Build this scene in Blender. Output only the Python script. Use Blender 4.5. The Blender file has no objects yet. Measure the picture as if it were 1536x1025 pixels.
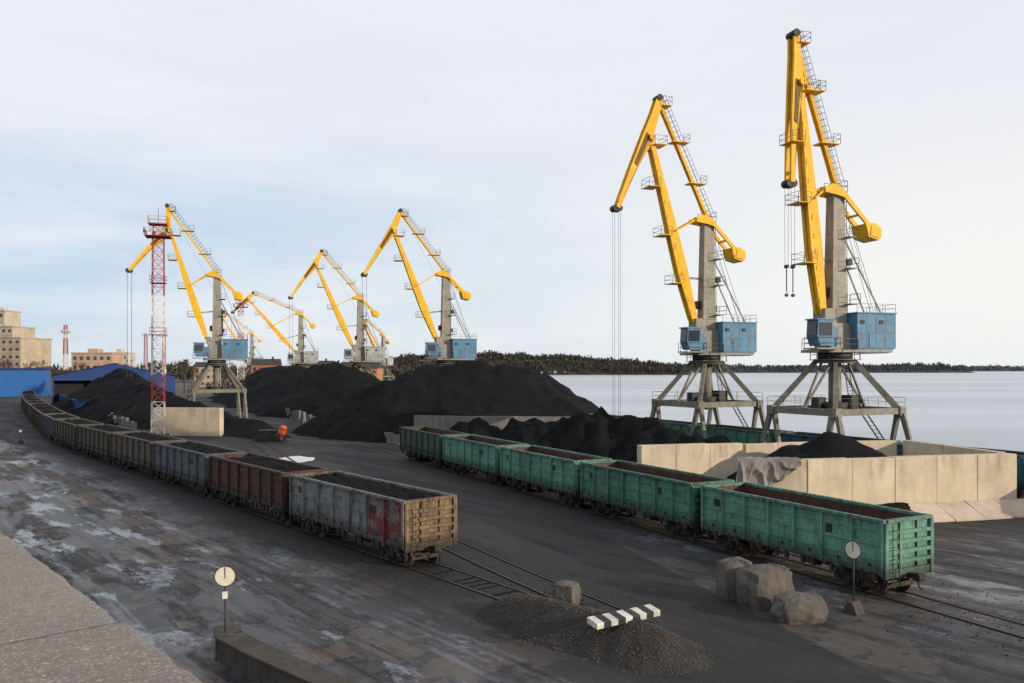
import bpy, bmesh, math, random
from mathutils import Vector, Matrix, noise
random.seed(7)
R=math.radians
scene=bpy.context.scene
COL=scene.collection

# ---------------------------------------------------------------- helpers
class MB:
    def __init__(s): s.v=[]; s.f=[]; s.m=[]; s.sm=[]
    def add(s,vs,fs,m=0,smooth=False):
        o=len(s.v); s.v+= [tuple(v) for v in vs]
        for f in fs: s.f.append([i+o for i in f]); s.m.append(m); s.sm.append(smooth)
    def box(s,c,d,m=0,rz=0.0,j=0.0):
        x,y,z=d[0]/2,d[1]/2,d[2]/2
        ca,sa=math.cos(rz),math.sin(rz); vs=[]
        for sx,sy,sz in ((-1,-1,-1),(1,-1,-1),(1,1,-1),(-1,1,-1),(-1,-1,1),(1,-1,1),(1,1,1),(-1,1,1)):
            a,b=sx*x+random.uniform(-j,j),sy*y+random.uniform(-j,j)
            vs.append((c[0]+a*ca-b*sa,c[1]+a*sa+b*ca,c[2]+sz*z+random.uniform(-j,j)))
        s.add(vs,[(0,3,2,1),(4,5,6,7),(0,1,5,4),(1,2,6,5),(2,3,7,6),(3,0,4,7)],m)
    def b2(s,x0,x1,y0,y1,z0,z1,m=0):
        s.box(((x0+x1)/2,(y0+y1)/2,(z0+z1)/2),(x1-x0,y1-y0,z1-z0),m)
    def beam(s,p,q,w,h,m=0,w2=None,h2=None):
        p=Vector(p);q=Vector(q);d=(q-p)
        if d.length<1e-6:return
        d.normalize(); up=Vector((0,0,1))
        if abs(d.z)>0.999: up=Vector((1,0,0))
        sd=d.cross(up).normalized(); u=sd.cross(d)
        w2=w if w2 is None else w2; h2=h if h2 is None else h2
        vs=[]
        for P,W,H in ((p,w,h),(q,w2,h2)):
            for a,b in ((-1,-1),(1,-1),(1,1),(-1,1)): vs.append(P+sd*a*W/2+u*b*H/2)
        s.add(vs,[(0,1,2,3),(7,6,5,4),(0,4,5,1),(1,5,6,2),(2,6,7,3),(3,7,4,0)],m)
    def cyl(s,p,q,r,r2=None,n=12,m=0,smooth=True):
        p=Vector(p);q=Vector(q);d=(q-p).normalized(); r2=r if r2 is None else r2
        up=Vector((0,0,1)) if abs(d.z)<0.99 else Vector((1,0,0))
        a=d.cross(up).normalized(); b=a.cross(d)
        vs=[]
        for P,rr in ((p,r),(q,r2)):
            for i in range(n):
                t=2*math.pi*i/n; vs.append(P+a*math.cos(t)*rr+b*math.sin(t)*rr)
        s.add(vs,[(i,(i+1)%n,n+(i+1)%n,n+i) for i in range(n)],m,smooth)
        o=len(s.v)-2*n
        s.f.append([o+i for i in range(n)][::-1]); s.m.append(m); s.sm.append(False)
        s.f.append([o+n+i for i in range(n)]); s.m.append(m); s.sm.append(False)
    def prism(s,poly,y0,y1,m=0):
        n=len(poly)
        vs=[(x,y0,z) for x,z in poly]+[(x,y1,z) for x,z in poly]
        fs=[(i,(i+1)%n,n+(i+1)%n,n+i) for i in range(n)]
        fs.append(tuple(range(n))[::-1]); fs.append(tuple(range(n,2*n)))
        s.add(vs,fs,m)
    def rail(s,pts,h=1.05,t=0.05,m=0,step=1.3):
        for a,b in zip(pts[:-1],pts[1:]):
            a=Vector(a);b=Vector(b);L=(b-a).length;n=max(1,int(L/step))
            for i in range(n+1):
                p=a.lerp(b,i/n); s.beam(p,p+Vector((0,0,h)),t,t,m)
            for k in (0.5,1.0):
                s.beam(a+Vector((0,0,h*k)),b+Vector((0,0,h*k)),t,t,m)
    def mesh(s,name):
        me=bpy.data.meshes.new(name); me.from_pydata(s.v,[],s.f)
        me.polygons.foreach_set('material_index',s.m); me.polygons.foreach_set('use_smooth',s.sm)
        me.update()
        bm=bmesh.new(); bm.from_mesh(me); bmesh.ops.recalc_face_normals(bm,faces=bm.faces); bm.to_mesh(me); bm.free()
        return me
    def obj(s,name,mats,parent=None,loc=(0,0,0),rz=0.0,bevel=0):
        me=s.mesh(name)
        for m in mats: me.materials.append(m)
        return mkobj(name,me,parent,loc,rz,bevel)
def mkobj(name,me,parent=None,loc=(0,0,0),rz=0.0,bevel=0):
    o=bpy.data.objects.new(name,me); COL.objects.link(o)
    o.location=loc; o.rotation_euler=(0,0,rz)
    if parent: o.parent=parent
    if bevel:
        b=o.modifiers.new('bevel','BEVEL'); b.width=bevel; b.segments=2; b.limit_method='ANGLE'
    return o
def top(o,label,cat,group=None,kind=None):
    o['label']=label; o['category']=cat
    if group:o['group']=group
    if kind:o['kind']=kind
    return o
def empty(name,loc,rz=0):
    e=bpy.data.objects.new(name,None); COL.objects.link(e); e.location=loc; e.rotation_euler=(0,0,rz); e.empty_display_size=0.5
    return e

# ---------------------------------------------------------------- materials
def newmat(name):
    m=bpy.data.materials.new(name); m.use_nodes=True; nt=m.node_tree
    return m,nt,nt.nodes['Principled BSDF']
def N(nt,t,**k):
    n=nt.nodes.new(t)
    for a,b in k.items(): setattr(n,a,b)
    return n
def L(nt,a,b): nt.links.new(a,b)
def coords(nt,rand=True,scale=(1,1,1)):
    tc=N(nt,'ShaderNodeTexCoord'); mp=N(nt,'ShaderNodeMapping'); mp.inputs['Scale'].default_value=scale
    L(nt,tc.outputs['Object'],mp.inputs['Vector'])
    if rand:
        oi=N(nt,'ShaderNodeObjectInfo'); ml=N(nt,'ShaderNodeMath',operation='MULTIPLY'); ml.inputs[1].default_value=57
        L(nt,oi.outputs['Random'],ml.inputs[0])
        L(nt,ml.outputs[0],mp.inputs['Location'])
    return mp.outputs[0]
def noiseN(nt,vec,scale,detail=5,rough=.55):
    n=N(nt,'ShaderNodeTexNoise'); n.inputs['Scale'].default_value=scale; n.inputs['Detail'].default_value=detail; n.inputs['Roughness'].default_value=rough
    if vec is not None: L(nt,vec,n.inputs['Vector'])
    return n.outputs['Fac']
def ramp(nt,fac,a,b,ca=(0,0,0,1),cb=(1,1,1,1)):
    r=N(nt,'ShaderNodeValToRGB')
    if a>b: a,b,ca,cb=b,a,cb,ca
    r.color_ramp.elements[0].position=a; r.color_ramp.elements[1].position=b
    r.color_ramp.elements[0].color=ca; r.color_ramp.elements[1].color=cb
    L(nt,fac,r.inputs[0]); return r.outputs[0]
def mix(nt,fac,a,b,mode='MIX'):
    m=N(nt,'ShaderNodeMix',data_type='RGBA',blend_type=mode)
    for i,x in ((0,fac),(6,a),(7,b)):
        if hasattr(x,'is_linked'): L(nt,x,m.inputs[i])
        elif isinstance(x,(int,float)): m.inputs[i].default_value=x
        else: m.inputs[i].default_value=(x[0],x[1],x[2],1)
    return m.outputs[2]
def math_(nt,op,a,b=0.0,clamp=False):
    m=N(nt,'ShaderNodeMath',operation=op,use_clamp=clamp)
    for i,x in ((0,a),(1,b)):
        if hasattr(x,'is_linked'): L(nt,x,m.inputs[i])
        else: m.inputs[i].default_value=x
    return m.outputs[0]
def mrange(nt,v,a,b,c=0.0,d=1.0,smooth=True):
    m=N(nt,'ShaderNodeMapRange'); 
    if smooth: m.interpolation_type='SMOOTHSTEP'
    L(nt,v,m.inputs[0])
    for i,x in zip((1,2,3,4),(a,b,c,d)): m.inputs[i].default_value=x
    return m.outputs[0]
def bump(nt,bsdf,h,strength=.4,dist=.05):
    b=N(nt,'ShaderNodeBump'); b.inputs['Strength'].default_value=strength; b.inputs['Distance'].default_value=dist
    L(nt,h,b.inputs['Height']); L(nt,b.outputs[0],bsdf.inputs['Normal'])
def paint(name,c,rust=.35,c2=None,rough=.6,dirt=.5,dirtz=None,rustc=(.10,.045,.02),scale=1.0,dent=0,patch=None):
    m,nt,b=newmat(name); v=coords(nt)
    c2=c2 or tuple(x*.62 for x in c)
    n1=noiseN(nt,v,.7*scale,6); base=mix(nt,ramp(nt,n1,.35,.68),c,c2)
    n4=noiseN(nt,v,2.3*scale,4); base=mix(nt,math_(nt,'MULTIPLY',ramp(nt,n4,.5,.75),.35),base,tuple(min(1,x*1.25+.04) for x in c))
    if patch: base=mix(nt,ramp(nt,noiseN(nt,v,1.1,7,.65),.50,.56),base,patch)
    vs=coords(nt,True,(2.2,2.2,.45)); n2=noiseN(nt,vs,1.6*scale,8,.7)
    base=mix(nt,ramp(nt,n2,.66-rust*.32,.80-rust*.25),base,rustc)
    n3=noiseN(nt,v,3.2*scale,8,.65)
    base=mix(nt,math_(nt,'MULTIPLY',ramp(nt,n3,.42,.7),dirt),base,(.018,.017,.016))
    if dirtz:
        vz=coords(nt,True,(7,7,.25)); n6=noiseN(nt,vz,1.3,5,.6)
        base=mix(nt,math_(nt,'MULTIPLY',ramp(nt,n6,.54,.68),.5),base,(.03,.025,.022))
        sp=N(nt,'ShaderNodeSeparateXYZ'); tc=N(nt,'ShaderNodeTexCoord'); L(nt,tc.outputs['Object'],sp.inputs[0])
        g=mrange(nt,sp.outputs[2],dirtz[0],dirtz[1],.95,0.0)
        g=math_(nt,'MULTIPLY',g,math_(nt,'ADD',n3,.4),True)
        base=mix(nt,g,base,(.02,.018,.016))
        g2=mrange(nt,sp.outputs[2],3.0,3.5,0,.7); g2=math_(nt,'MULTIPLY',g2,ramp(nt,n2,.4,.6))
        base=mix(nt,g2,base,(.035,.026,.02))
    L(nt,base,b.inputs['Base Color']); b.inputs['Roughness'].default_value=rough; b.inputs['Specular IOR Level'].default_value=.25
    if dent: bump(nt,b,math_(nt,'ADD',n3,math_(nt,'MULTIPLY',n4,3.0)),.5,.05)
    else: bump(nt,b,n3,.25,.03)
    return m
def rocky(name,c,c2,scale=3,rough=.9,bs=.6,bd=.08,c3=None,spec=.2,speck=None):
    m,nt,b=newmat(name); v=coords(nt,False)
    n1=noiseN(nt,v,scale*.12,5); n2=noiseN(nt,v,scale*3,8,.7)
    base=mix(nt,ramp(nt,n1,.35,.65),c,c2)
    base=mix(nt,math_(nt,'MULTIPLY',ramp(nt,n2,.4,.7),.6),base,c3 or tuple(x*.5 for x in c))
    if speck:
        n5=noiseN(nt,v,speck[0],2,.5); base=mix(nt,ramp(nt,n5,speck[1],speck[1]+.08),base,speck[2])
    L(nt,base,b.inputs['Base Color']); b.inputs['Roughness'].default_value=rough; b.inputs['Specular IOR Level'].default_value=spec
    bump(nt,b,n2,bs,bd); return m
def concrete(name,c,stain=.5,scale=1.0,stc=(.07,.06,.05),drip=0):
    m,nt,b=newmat(name); v=coords(nt); n1=noiseN(nt,v,.35*scale,6,.6); n2=noiseN(nt,v,6*scale,8,.7)
    vs=coords(nt,True,(1.5,1.5,.25)); n3=noiseN(nt,vs,1.2*scale,7,.65)
    base=mix(nt,ramp(nt,n1,.35,.65),c,tuple(x*.74 for x in c))
    base=mix(nt,math_(nt,'MULTIPLY',ramp(nt,n3,.46,.74),stain),base,stc)
    if drip:
        sp=N(nt,'ShaderNodeSeparateXYZ'); tc=N(nt,'ShaderNodeTexCoord'); L(nt,tc.outputs['Object'],sp.inputs[0])
        vz=coords(nt,False,(1.6,1.6,.25)); n6=noiseN(nt,vz,1.0,7,.68)
        g=mrange(nt,sp.outputs[2],1.8,4.1,.05,1.0); base=mix(nt,math_(nt,'MULTIPLY',math_(nt,'MULTIPLY',ramp(nt,n6,.50,.66),g),drip),base,(.15,.125,.095))
        g=mrange(nt,sp.outputs[2],1.1,.2,0,.5); base=mix(nt,math_(nt,'MULTIPLY',g,math_(nt,'ADD',n1,.4),True),base,(.12,.10,.08))
    base=mix(nt,math_(nt,'MULTIPLY',ramp(nt,n2,.5,.75),.3),base,tuple(x*.45 for x in c))
    L(nt,base,b.inputs['Base Color']); b.inputs['Roughness'].default_value=.9; b.inputs['Specular IOR Level'].default_value=.2
    bump(nt,b,n2,.4,.03); return m
def plain(name,c,rough=.6,var=.8):
    m,nt,b=newmat(name); v=coords(nt,False); n1=noiseN(nt,v,.2,5)
    L(nt,mix(nt,n1,c,tuple(x*var for x in c)),b.inputs['Base Color']); b.inputs['Roughness'].default_value=rough; b.inputs['Specular IOR Level'].default_value=.25; return m

YEL=paint('crane_yellow',(.74,.43,.014),.14,c2=(.64,.34,.012),dirt=.2,rustc=(.12,.06,.03))
YELR=paint('crane_yellow_rusty',(.22,.11,.02),.8,c2=(.10,.05,.02),dirt=.5)
GREY=paint('crane_grey_steel',(.29,.27,.225),.2,c2=(.20,.19,.165),dirt=.3)
PORT=paint('portal_grey_steel',(.21,.20,.16),.36,c2=(.12,.12,.10),dirt=.45)
DARK=paint('dark_machinery',(.04,.04,.04),.3,dirt=.5)
BLUE=paint('machine_house_blue',(.085,.235,.385),.48,c2=(.06,.17,.28),dirt=.22,rustc=(.17,.11,.065),scale=.7)
PALE=paint('machine_house_pale',(.36,.38,.38),.3,dirt=.3)
GLASS,nt,b=newmat('dark_glass'); b.inputs['Base Color'].default_value=(.03,.04,.05,1); b.inputs['Roughness'].default_value=.1
ROPE,nt,b=newmat('steel_rope'); b.inputs['Base Color'].default_value=(.06,.06,.065,1); b.inputs['Roughness'].default_value=.6
RAILM=paint('handrail_steel',(.09,.09,.085),.3,dirt=.2)
WP={}
def wp(key,c,rust,dirt=.5,**k): WP[key]=paint('wagon_'+key,c,rust,dirt=dirt,dirtz=(1.0,2.1),dent=1,rustc=(.07,.038,.024),**k); return WP[key]
wp('green',(.075,.215,.155),.36,.36); wp('green_pale',(.115,.285,.215),.31,.3); wp('green_dark',(.05,.10,.080),.45,.45)
wp('slate',(.10,.12,.14),.4); wp('pale_grey',(.20,.215,.215),.5,.42); wp('maroon',(.075,.026,.022),.45)
wp('olive',(.06,.07,.045),.5); wp('grey_brown',(.10,.09,.075),.6); wp('brown',(.085,.05,.035),.6); wp('blue',(.035,.12,.30),.25,.3)
wp('red',(.19,.032,.028),.38,patch=(.15,.135,.13)); wp('timber',(.22,.15,.08),.62,.65); wp('teal',(.03,.12,.16),.3)
INNER=paint('wagon_inner_rust',(.075,.038,.028),.5,dirt=.6)
STEEL=paint('bogie_steel',(.025,.023,.021),.4,dirt=.4)
WHEEL=paint('wheel_steel',(.07,.055,.045),.4,dirt=.3,rough=.5)
COAL=rocky('coal',(.0085,.009,.0105),(.014,.0145,.016),3,.9,1.0,.35,(.004,.004,.005),.12)
COALW=rocky('coal_load',(.008,.0085,.010),(.014,.0145,.016),8,.85,1,.14,(.003,.003,.004),.12)
GRAV=rocky('gravel',(.062,.057,.052),(.036,.034,.031),14,.9,1,.05,(.018,.017,.016),.15)
STONE=rocky('gravel_stone',(.12,.112,.105),(.06,.056,.052),9,.85,.5,.02)
CONC=concrete('concrete_wall',(.56,.475,.36),.35,1.0,(.26,.21,.155),.5)
CONC2=concrete('concrete_footing',(.50,.42,.34),.35,1,(.18,.14,.11))
CONCD=concrete('old_concrete_block',(.125,.112,.098),.75,1.8,(.035,.032,.028))
CONCK=concrete('dirty_concrete_kerb',(.07,.063,.055),.8,1.5,(.02,.02,.018))
PARA=rocky('granular_parapet',(.25,.225,.20),(.19,.172,.158),6,.9,.9,.018,(.13,.118,.107),.15,(70,.57,(.36,.325,.29)))
WHITE=paint('white_paint',(.66,.64,.58),.22,dirt=.4,scale=2.5); BLACK=paint('black_paint',(.03,.03,.03),.1,dirt=.2)
CREAM=paint('sign_cream',(.62,.58,.45),.05,dirt=.12,c2=(.54,.50,.40))
MRED=paint('mast_red',(.42,.085,.07),.15,dirt=.2); MWHITE=paint('mast_white',(.74,.68,.62),.12,dirt=.15)
ORANGE=paint('orange_paint',(.75,.13,.035),.2,dirt=.25)
SHED=plain('shed_blue',(.018,.055,.19)); SHEDR=plain('shed_roof_blue',(.02,.035,.105)); SHEDB=plain('warehouse_blue',(.025,.12,.36))
TARP=rocky('grey_tarpaulin',(.24,.225,.20),(.13,.122,.112),4,.7,.4,.03)
SHADE,nt,b=newmat('shed_interior_shade'); b.inputs['Base Color'].default_value=(.01,.01,.012,1); b.inputs['Roughness'].default_value=.9  # near-black colour painting the shade inside the shed

# ---------------------------------------------------------------- ground
m,nt,b=newmat('yard_ground'); GROUND=m
tc=N(nt,'ShaderNodeTexCoord'); P=tc.outputs['Object']
def dot(vec,d):
    n=N(nt,'ShaderNodeVectorMath',operation='DOT_PRODUCT'); L(nt,vec,n.inputs[0]); n.inputs[1].default_value=d; return n.outputs['Value']
u=dot(P,(-.63,.78,0)); v_=dot(P,(.78,.63,0)); yy=dot(P,(0,1,0)); xx_=dot(P,(1,0,0))
nmed=noiseN(nt,P,.45,8,.65); nfine=noiseN(nt,P,9,8,.7); nsm=noiseN(nt,P,2.2,8,.7)
wv=noiseN(nt,P,.02,2); vw=math_(nt,'ADD',v_,math_(nt,'MULTIPLY',wv,5.0))
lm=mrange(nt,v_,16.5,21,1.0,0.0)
rl=dot(P,(1,.29,0)); rm=math_(nt,'MULTIPLY',mrange(nt,rl,19.9,20.1),mrange(nt,yy,56,44))  # foreground shadow painted into ground colour: darker left of this diagonal, paler right
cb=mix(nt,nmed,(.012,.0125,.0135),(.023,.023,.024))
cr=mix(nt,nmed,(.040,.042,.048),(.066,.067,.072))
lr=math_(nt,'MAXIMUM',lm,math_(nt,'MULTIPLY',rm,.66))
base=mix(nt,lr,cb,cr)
nb_=noiseN(nt,P,.13,11,.64)
w=math_(nt,'MULTIPLY',ramp(nt,nb_,.520,.532),.8)
w=math_(nt,'MULTIPLY',w,math_(nt,'ADD',math_(nt,'MULTIPLY',lr,.9),.1))
base=mix(nt,w,base,(.082,.067,.055))
ed=math_(nt,'MULTIPLY',ramp(nt,nb_,.485,.515),ramp(nt,nb_,.530,.522)); base=mix(nt,math_(nt,'MULTIPLY',ed,math_(nt,'MULTIPLY',lr,.8)),base,(.014,.015,.017))
def marks(su,sv,det,rough,off=0.0):
    cx=N(nt,'ShaderNodeCombineXYZ'); L(nt,math_(nt,'MULTIPLY',u,su),cx.inputs[0]); L(nt,math_(nt,'MULTIPLY',vw,sv),cx.inputs[1]); cx.inputs[2].default_value=off
    return noiseN(nt,cx.outputs[0],1.0,det,rough)
brk=noiseN(nt,P,.28,8,.7)
ns=marks(.010,1.3,4,.5)
base=mix(nt,math_(nt,'MULTIPLY',math_(nt,'MULTIPLY',ramp(nt,ns,.54,.57),ramp(nt,brk,.38,.52)),.75),base,(.014,.0145,.016))
ns2=marks(.012,2.6,4,.5,3.3)
base=mix(nt,math_(nt,'MULTIPLY',math_(nt,'MULTIPLY',ramp(nt,ns2,.57,.61),ramp(nt,brk,.56,.44)),math_(nt,'MULTIPLY',lr,.7)),base,(.12,.13,.155))
ns3=marks(.010,2.0,4,.5,9.1)
base=mix(nt,math_(nt,'MULTIPLY',math_(nt,'MULTIPLY',ramp(nt,ns3,.58,.63),ramp(nt,brk,.44,.54)),.35),base,(.045,.044,.045))
# cracks and slab joints
vo=N(nt,'ShaderNodeTexVoronoi',feature='DISTANCE_TO_EDGE'); vo.inputs['Scale'].default_value=.22
nv=N(nt,'ShaderNodeVectorMath',operation='ADD'); nz=N(nt,'ShaderNodeTexNoise'); nz.inputs['Scale'].default_value=1.1; nz.inputs['Detail'].default_value=6; L(nt,P,nz.inputs['Vector'])
L(nt,P,nv.inputs[0]); L(nt,nz.outputs['Color'],nv.inputs[1]); L(nt,nv.outputs[0],vo.inputs['Vector'])
ck=math_(nt,'MULTIPLY',mrange(nt,vo.outputs['Distance'],.0,.009,.75,0.0),math_(nt,'MULTIPLY',ramp(nt,brk,.46,.56),math_(nt,'ADD',math_(nt,'MULTIPLY',lr,.7),.3)))
base=mix(nt,ck,base,(.008,.008,.009))
# ragged thin frozen puddles
ni=marks(.17,.46,13,.72)
ice=ramp(nt,ni,.562,.570); wrim=ramp(nt,ni,.535,.560)
clus=math_(nt,'MULTIPLY',lr,ramp(nt,noiseN(nt,P,.06,3),.44,.50))
icem=math_(nt,'MULTIPLY',ice,clus); wrm=math_(nt,'MULTIPLY',wrim,clus)
base=mix(nt,math_(nt,'MULTIPLY',wrm,.75),base,(.020,.022,.027))
icec=mix(nt,ramp(nt,nsm,.42,.58),(.05,.056,.068),(.20,.225,.27))
base=mix(nt,math_(nt,'MULTIPLY',icem,.92),base,icec)
base=mix(nt,math_(nt,'MULTIPLY',ramp(nt,nsm,.52,.70),.45),base,(.012,.012,.013))
base=mix(nt,math_(nt,'MULTIPLY',ramp(nt,nfine,.52,.74),.4),base,(.10,.095,.09))
wet=ramp(nt,marks(.08,.30,9,.68,5.0),.47,.51)
rg=math_(nt,'SUBTRACT',.9,math_(nt,'MULTIPLY',math_(nt,'MULTIPLY',wet,math_(nt,'ADD',math_(nt,'MULTIPLY',lr,.65),.35)),.45)); rg=math_(nt,'SUBTRACT',rg,math_(nt,'MULTIPLY',wrm,.35),True); rg=math_(nt,'MAXIMUM',rg,.16)
L(nt,rg,b.inputs['Roughness']); b.inputs['Specular IOR Level'].default_value=.26
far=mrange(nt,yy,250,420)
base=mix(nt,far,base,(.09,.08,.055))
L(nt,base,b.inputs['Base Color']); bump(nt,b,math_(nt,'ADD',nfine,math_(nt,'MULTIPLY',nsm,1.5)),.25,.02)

gb=MB()
poly=[(-7000,-300),(215,-300),(38.6+.5056*83.6,0),(38.6,83.6),(5,150),(-22,200),(-60,290),(-100,400),(-130,700),(-90,1150),(-60,1500),(-200,7000),(-7000,7000)]
n=len(poly)
gb.add([(x,y,0) for x,y in poly],[tuple(range(n))])
quay=poly[1:11]
gb.add([(x,y,0) for x,y in quay]+[(x,y,-6) for x,y in quay],[(i,i+1,len(quay)+i+1,len(quay)+i) for i in range(len(quay)-1)])
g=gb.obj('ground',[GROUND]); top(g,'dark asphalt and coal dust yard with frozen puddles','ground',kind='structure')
m,nt,b=newmat('calm_lake'); tc=N(nt,'ShaderNodeTexCoord'); mp=N(nt,'ShaderNodeMapping'); mp.inputs['Scale'].default_value=(.003,.016,1); L(nt,tc.outputs['Object'],mp.inputs[0])
nn=noiseN(nt,mp.outputs[0],1,7,.6); L(nt,mix(nt,ramp(nt,nn,.38,.62),(.31,.35,.40),(.45,.485,.53)),b.inputs['Base Color']); b.inputs['Roughness'].default_value=.36; b.inputs['Specular IOR Level'].default_value=.35
mp2=N(nt,'ShaderNodeMapping'); mp2.inputs['Scale'].default_value=(.25,.9,1); L(nt,tc.outputs['Object'],mp2.inputs[0])
nn2=noiseN(nt,mp2.outputs[0],1,6,.6); bump(nt,b,nn2,.35,.25)
wb=MB(); wb.add([(-9000,-400,-1.6),(9000,-400,-1.6),(9000,9000,-1.6),(-9000,9000,-1.6)],[(0,1,2,3)])
top(wb.obj('water',[m]),'pale calm half frozen lake surface','water',kind='structure')
m,nt,bs=newmat('puddle_ice'); bs.inputs['Base Color'].default_value=(.62,.64,.68,1); bs.inputs['Roughness'].default_value=.25
q=MB(); n_=64; vs=[(0,0,0)]
for t in range(n_):
    th=t/n_*2*math.pi; r_=1+.35*noise.fractal(Vector((math.cos(th),math.sin(th),7)),1,2.1,4); vs.append((2.0*math.cos(th)*r_,3.4*math.sin(th)*r_,0))
q.add(vs,[(0,1+t,1+(t+1)%n_) for t in range(n_)]); top(q.obj('puddle',[m],None,(-23.9,92.5,.005),.1),'bright frozen puddle on dark yard','puddle',kind='structure')

# ---------------------------------------------------------------- heaps
def heap(name,ridge,slope,cell,mat,amp=.35,rnd=1.2,gully=.5):
    hm=max(r[2] for r in ridge); rad=hm/slope*1.25+2
    x0=min(r[0] for r in ridge)-rad; x1=max(r[0] for r in ridge)+rad; y0=min(r[1] for r in ridge)-rad; y1=max(r[1] for r in ridge)+rad
    nx=int((x1-x0)/cell)+1; ny=int((y1-y0)/cell)+1
    segs=list(zip(ridge[:-1],ridge[1:]))
    sd=random.uniform(0,100); zs=[]
    for j in range(ny+1):
        for i in range(nx+1):
            x=x0+i*cell;y=y0+j*cell;best=-9
            for a,b_ in segs:
                dx,dy=b_[0]-a[0],b_[1]-a[1];l2=dx*dx+dy*dy
                t=0 if l2==0 else max(0,min(1,((x-a[0])*dx+(y-a[1])*dy)/l2))
                d=math.hypot(x-a[0]-t*dx,y-a[1]-t*dy)
                d*=1+.16*noise.noise(Vector((x*.09,y*.09,sd)))
                z=a[2]+(b_[2]-a[2])*t-slope*(math.sqrt(d*d+rnd*rnd)-rnd)
                best=max(best,z)
            if best>-1:
                best+=amp*noise.fractal(Vector((x*.25,y*.25,sd)),.8,2.0,5)+gully*.7*(.5-abs(noise.noise(Vector((x*.5,y*.14,sd+9)))))*min(1,max(0,best)*.4)
                best+=amp*.35*noise.noise(Vector((x*1.3,y*1.3,sd)))
            zs.append(best)
    mb=MB(); idx={}
    W=nx+1
    for j in range(ny):
        for i in range(nx):
            q=(j*W+i,j*W+i+1,(j+1)*W+i+1,(j+1)*W+i)
            if all(zs[k]<-.25 for k in q): continue
            for k in q:
                if k not in idx:
                    idx[k]=len(mb.v); mb.v.append((x0+(k%W)*cell,y0+(k//W)*cell,max(zs[k],-.6)))
            mb.f.append([idx[k] for k in q]); mb.m.append(0); mb.sm.append(True)
    return mb.obj(name,[mat])
GH='coal heaps stored in the yard'
top(heap('coal_heap',[(-22,133,7.5),(-14,131,10.2),(-5,130,10.8),(1,130,10.4),(5,132,8.6),(9,133,5.6)],.62,.55,COAL,.6,.7,1.0),'largest black coal heap behind a low concrete wall','coal heap',GH)
top(heap('coal_heap',[(-33,180,9.6),(-40,190,11.2),(-50,212,10.6)],.62,.9,COAL,.7,.7,1.0),'long black coal heap beside the crane line','coal heap',GH)
top(heap('coal_heap',[(-58,228,10.9),(-70,250,10.6),(-84,282,10)],.62,1.3,COAL,.6),'far black coal heap beside the crane line','coal heap',GH)
top(heap('coal_heap',[(-100,200,6.5),(-89,190,9.9),(-80,178,7.5),(-64,152,5.6),(-50,139,3.4)],.6,.7,COAL,.7,.7,1.0),'black coal heap in front of a blue shed','coal heap',GH)
top(heap('coal_heap',[(-6,95,3.0),(1,93,4.2),(6,91,4.4),(10,90,6.0),(14,86,4.2),(16.5,83,4.3),(20,79,2.8)],.6,.35,COAL,1.0,.5,1.4),'lumpy black coal heap between wagons and cranes','coal heap',GH)
top(heap('coal_heap',[(22,63.5,4.3),(24.2,63.2,5.1),(26,63,4.0)],.62,.3,COAL,.3),'small coal heap inside the concrete bay','coal heap',GH)
top(heap('coal_heap',[(-43,133,2.0),(-39,127,2.1),(-36,122,1.3)],.55,.5,COAL,.3),'low coal heap beside the concrete wall','coal heap',GH)

gp=heap('gravel_pile',[(.3,34.2,.8),(2.0,32.2,1.1),(3.9,30.5,1.1),(5.0,29.4,1.0)],.60,.08,GRAV,.10,.3,.1)
top(gp,'dark grey gravel mound burying the end of a track','gravel',kind='stuff')
sb=MB()
OCT=((1,0,0),(-1,0,0),(0,1,0),(0,-1,0),(0,0,.8),(0,0,-.8)); OF=[(0,2,4),(2,1,4),(1,3,4),(3,0,4),(2,0,5),(1,2,5),(3,1,5),(0,3,5)]
gv=[v.co.copy() for v in gp.data.vertices if v.co.z>-.08]
for i in range(15000):
    p=random.choice(gv); r=random.choice((.012,.015,.015,.02,.02,.026,.035))*random.uniform(.7,1.2)
    k=.1 if random.random()<.88 else .8
    if k>.5 and p.z>.1: continue
    c=Vector((p.x+random.uniform(-k,k),p.y+random.uniform(-k,k),max(p.z,0)+r*.3))
    sb.add([c+Vector(d)*r*random.uniform(.7,1.3) for d in OCT],OF)
top(sb.obj('gravel_stones',[STONE]),'loose grey stones strewn over the gravel pile','gravel',kind='stuff')
sb=MB()
def crumb(x,y,r):
    c=Vector((x,y,r*.35)); sb.add([c+Vector(d)*r*random.uniform(.6,1.3) for d in OCT],OF)
for i in range(2600):
    t=random.random()**1.6; s_=t*45
    if random.random()<.5: x,y=-4+.627*10-.627*s_,42-.779*10+.779*s_; o=random.gauss(0,1.9); x+=o*.779; y+=o*.627
    else: x,y=17.45+.4455*10-.4455*s_,36.55-.8953*10+.8953*s_; o=random.gauss(0,2.0); x+=o*.8953; y+=o*.4455
    crumb(x,y,random.uniform(.012,.045))
top(sb.obj('coal_crumbs',[COALW]),'coal crumbs spilled along the tracks','coal',kind='stuff')

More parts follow.
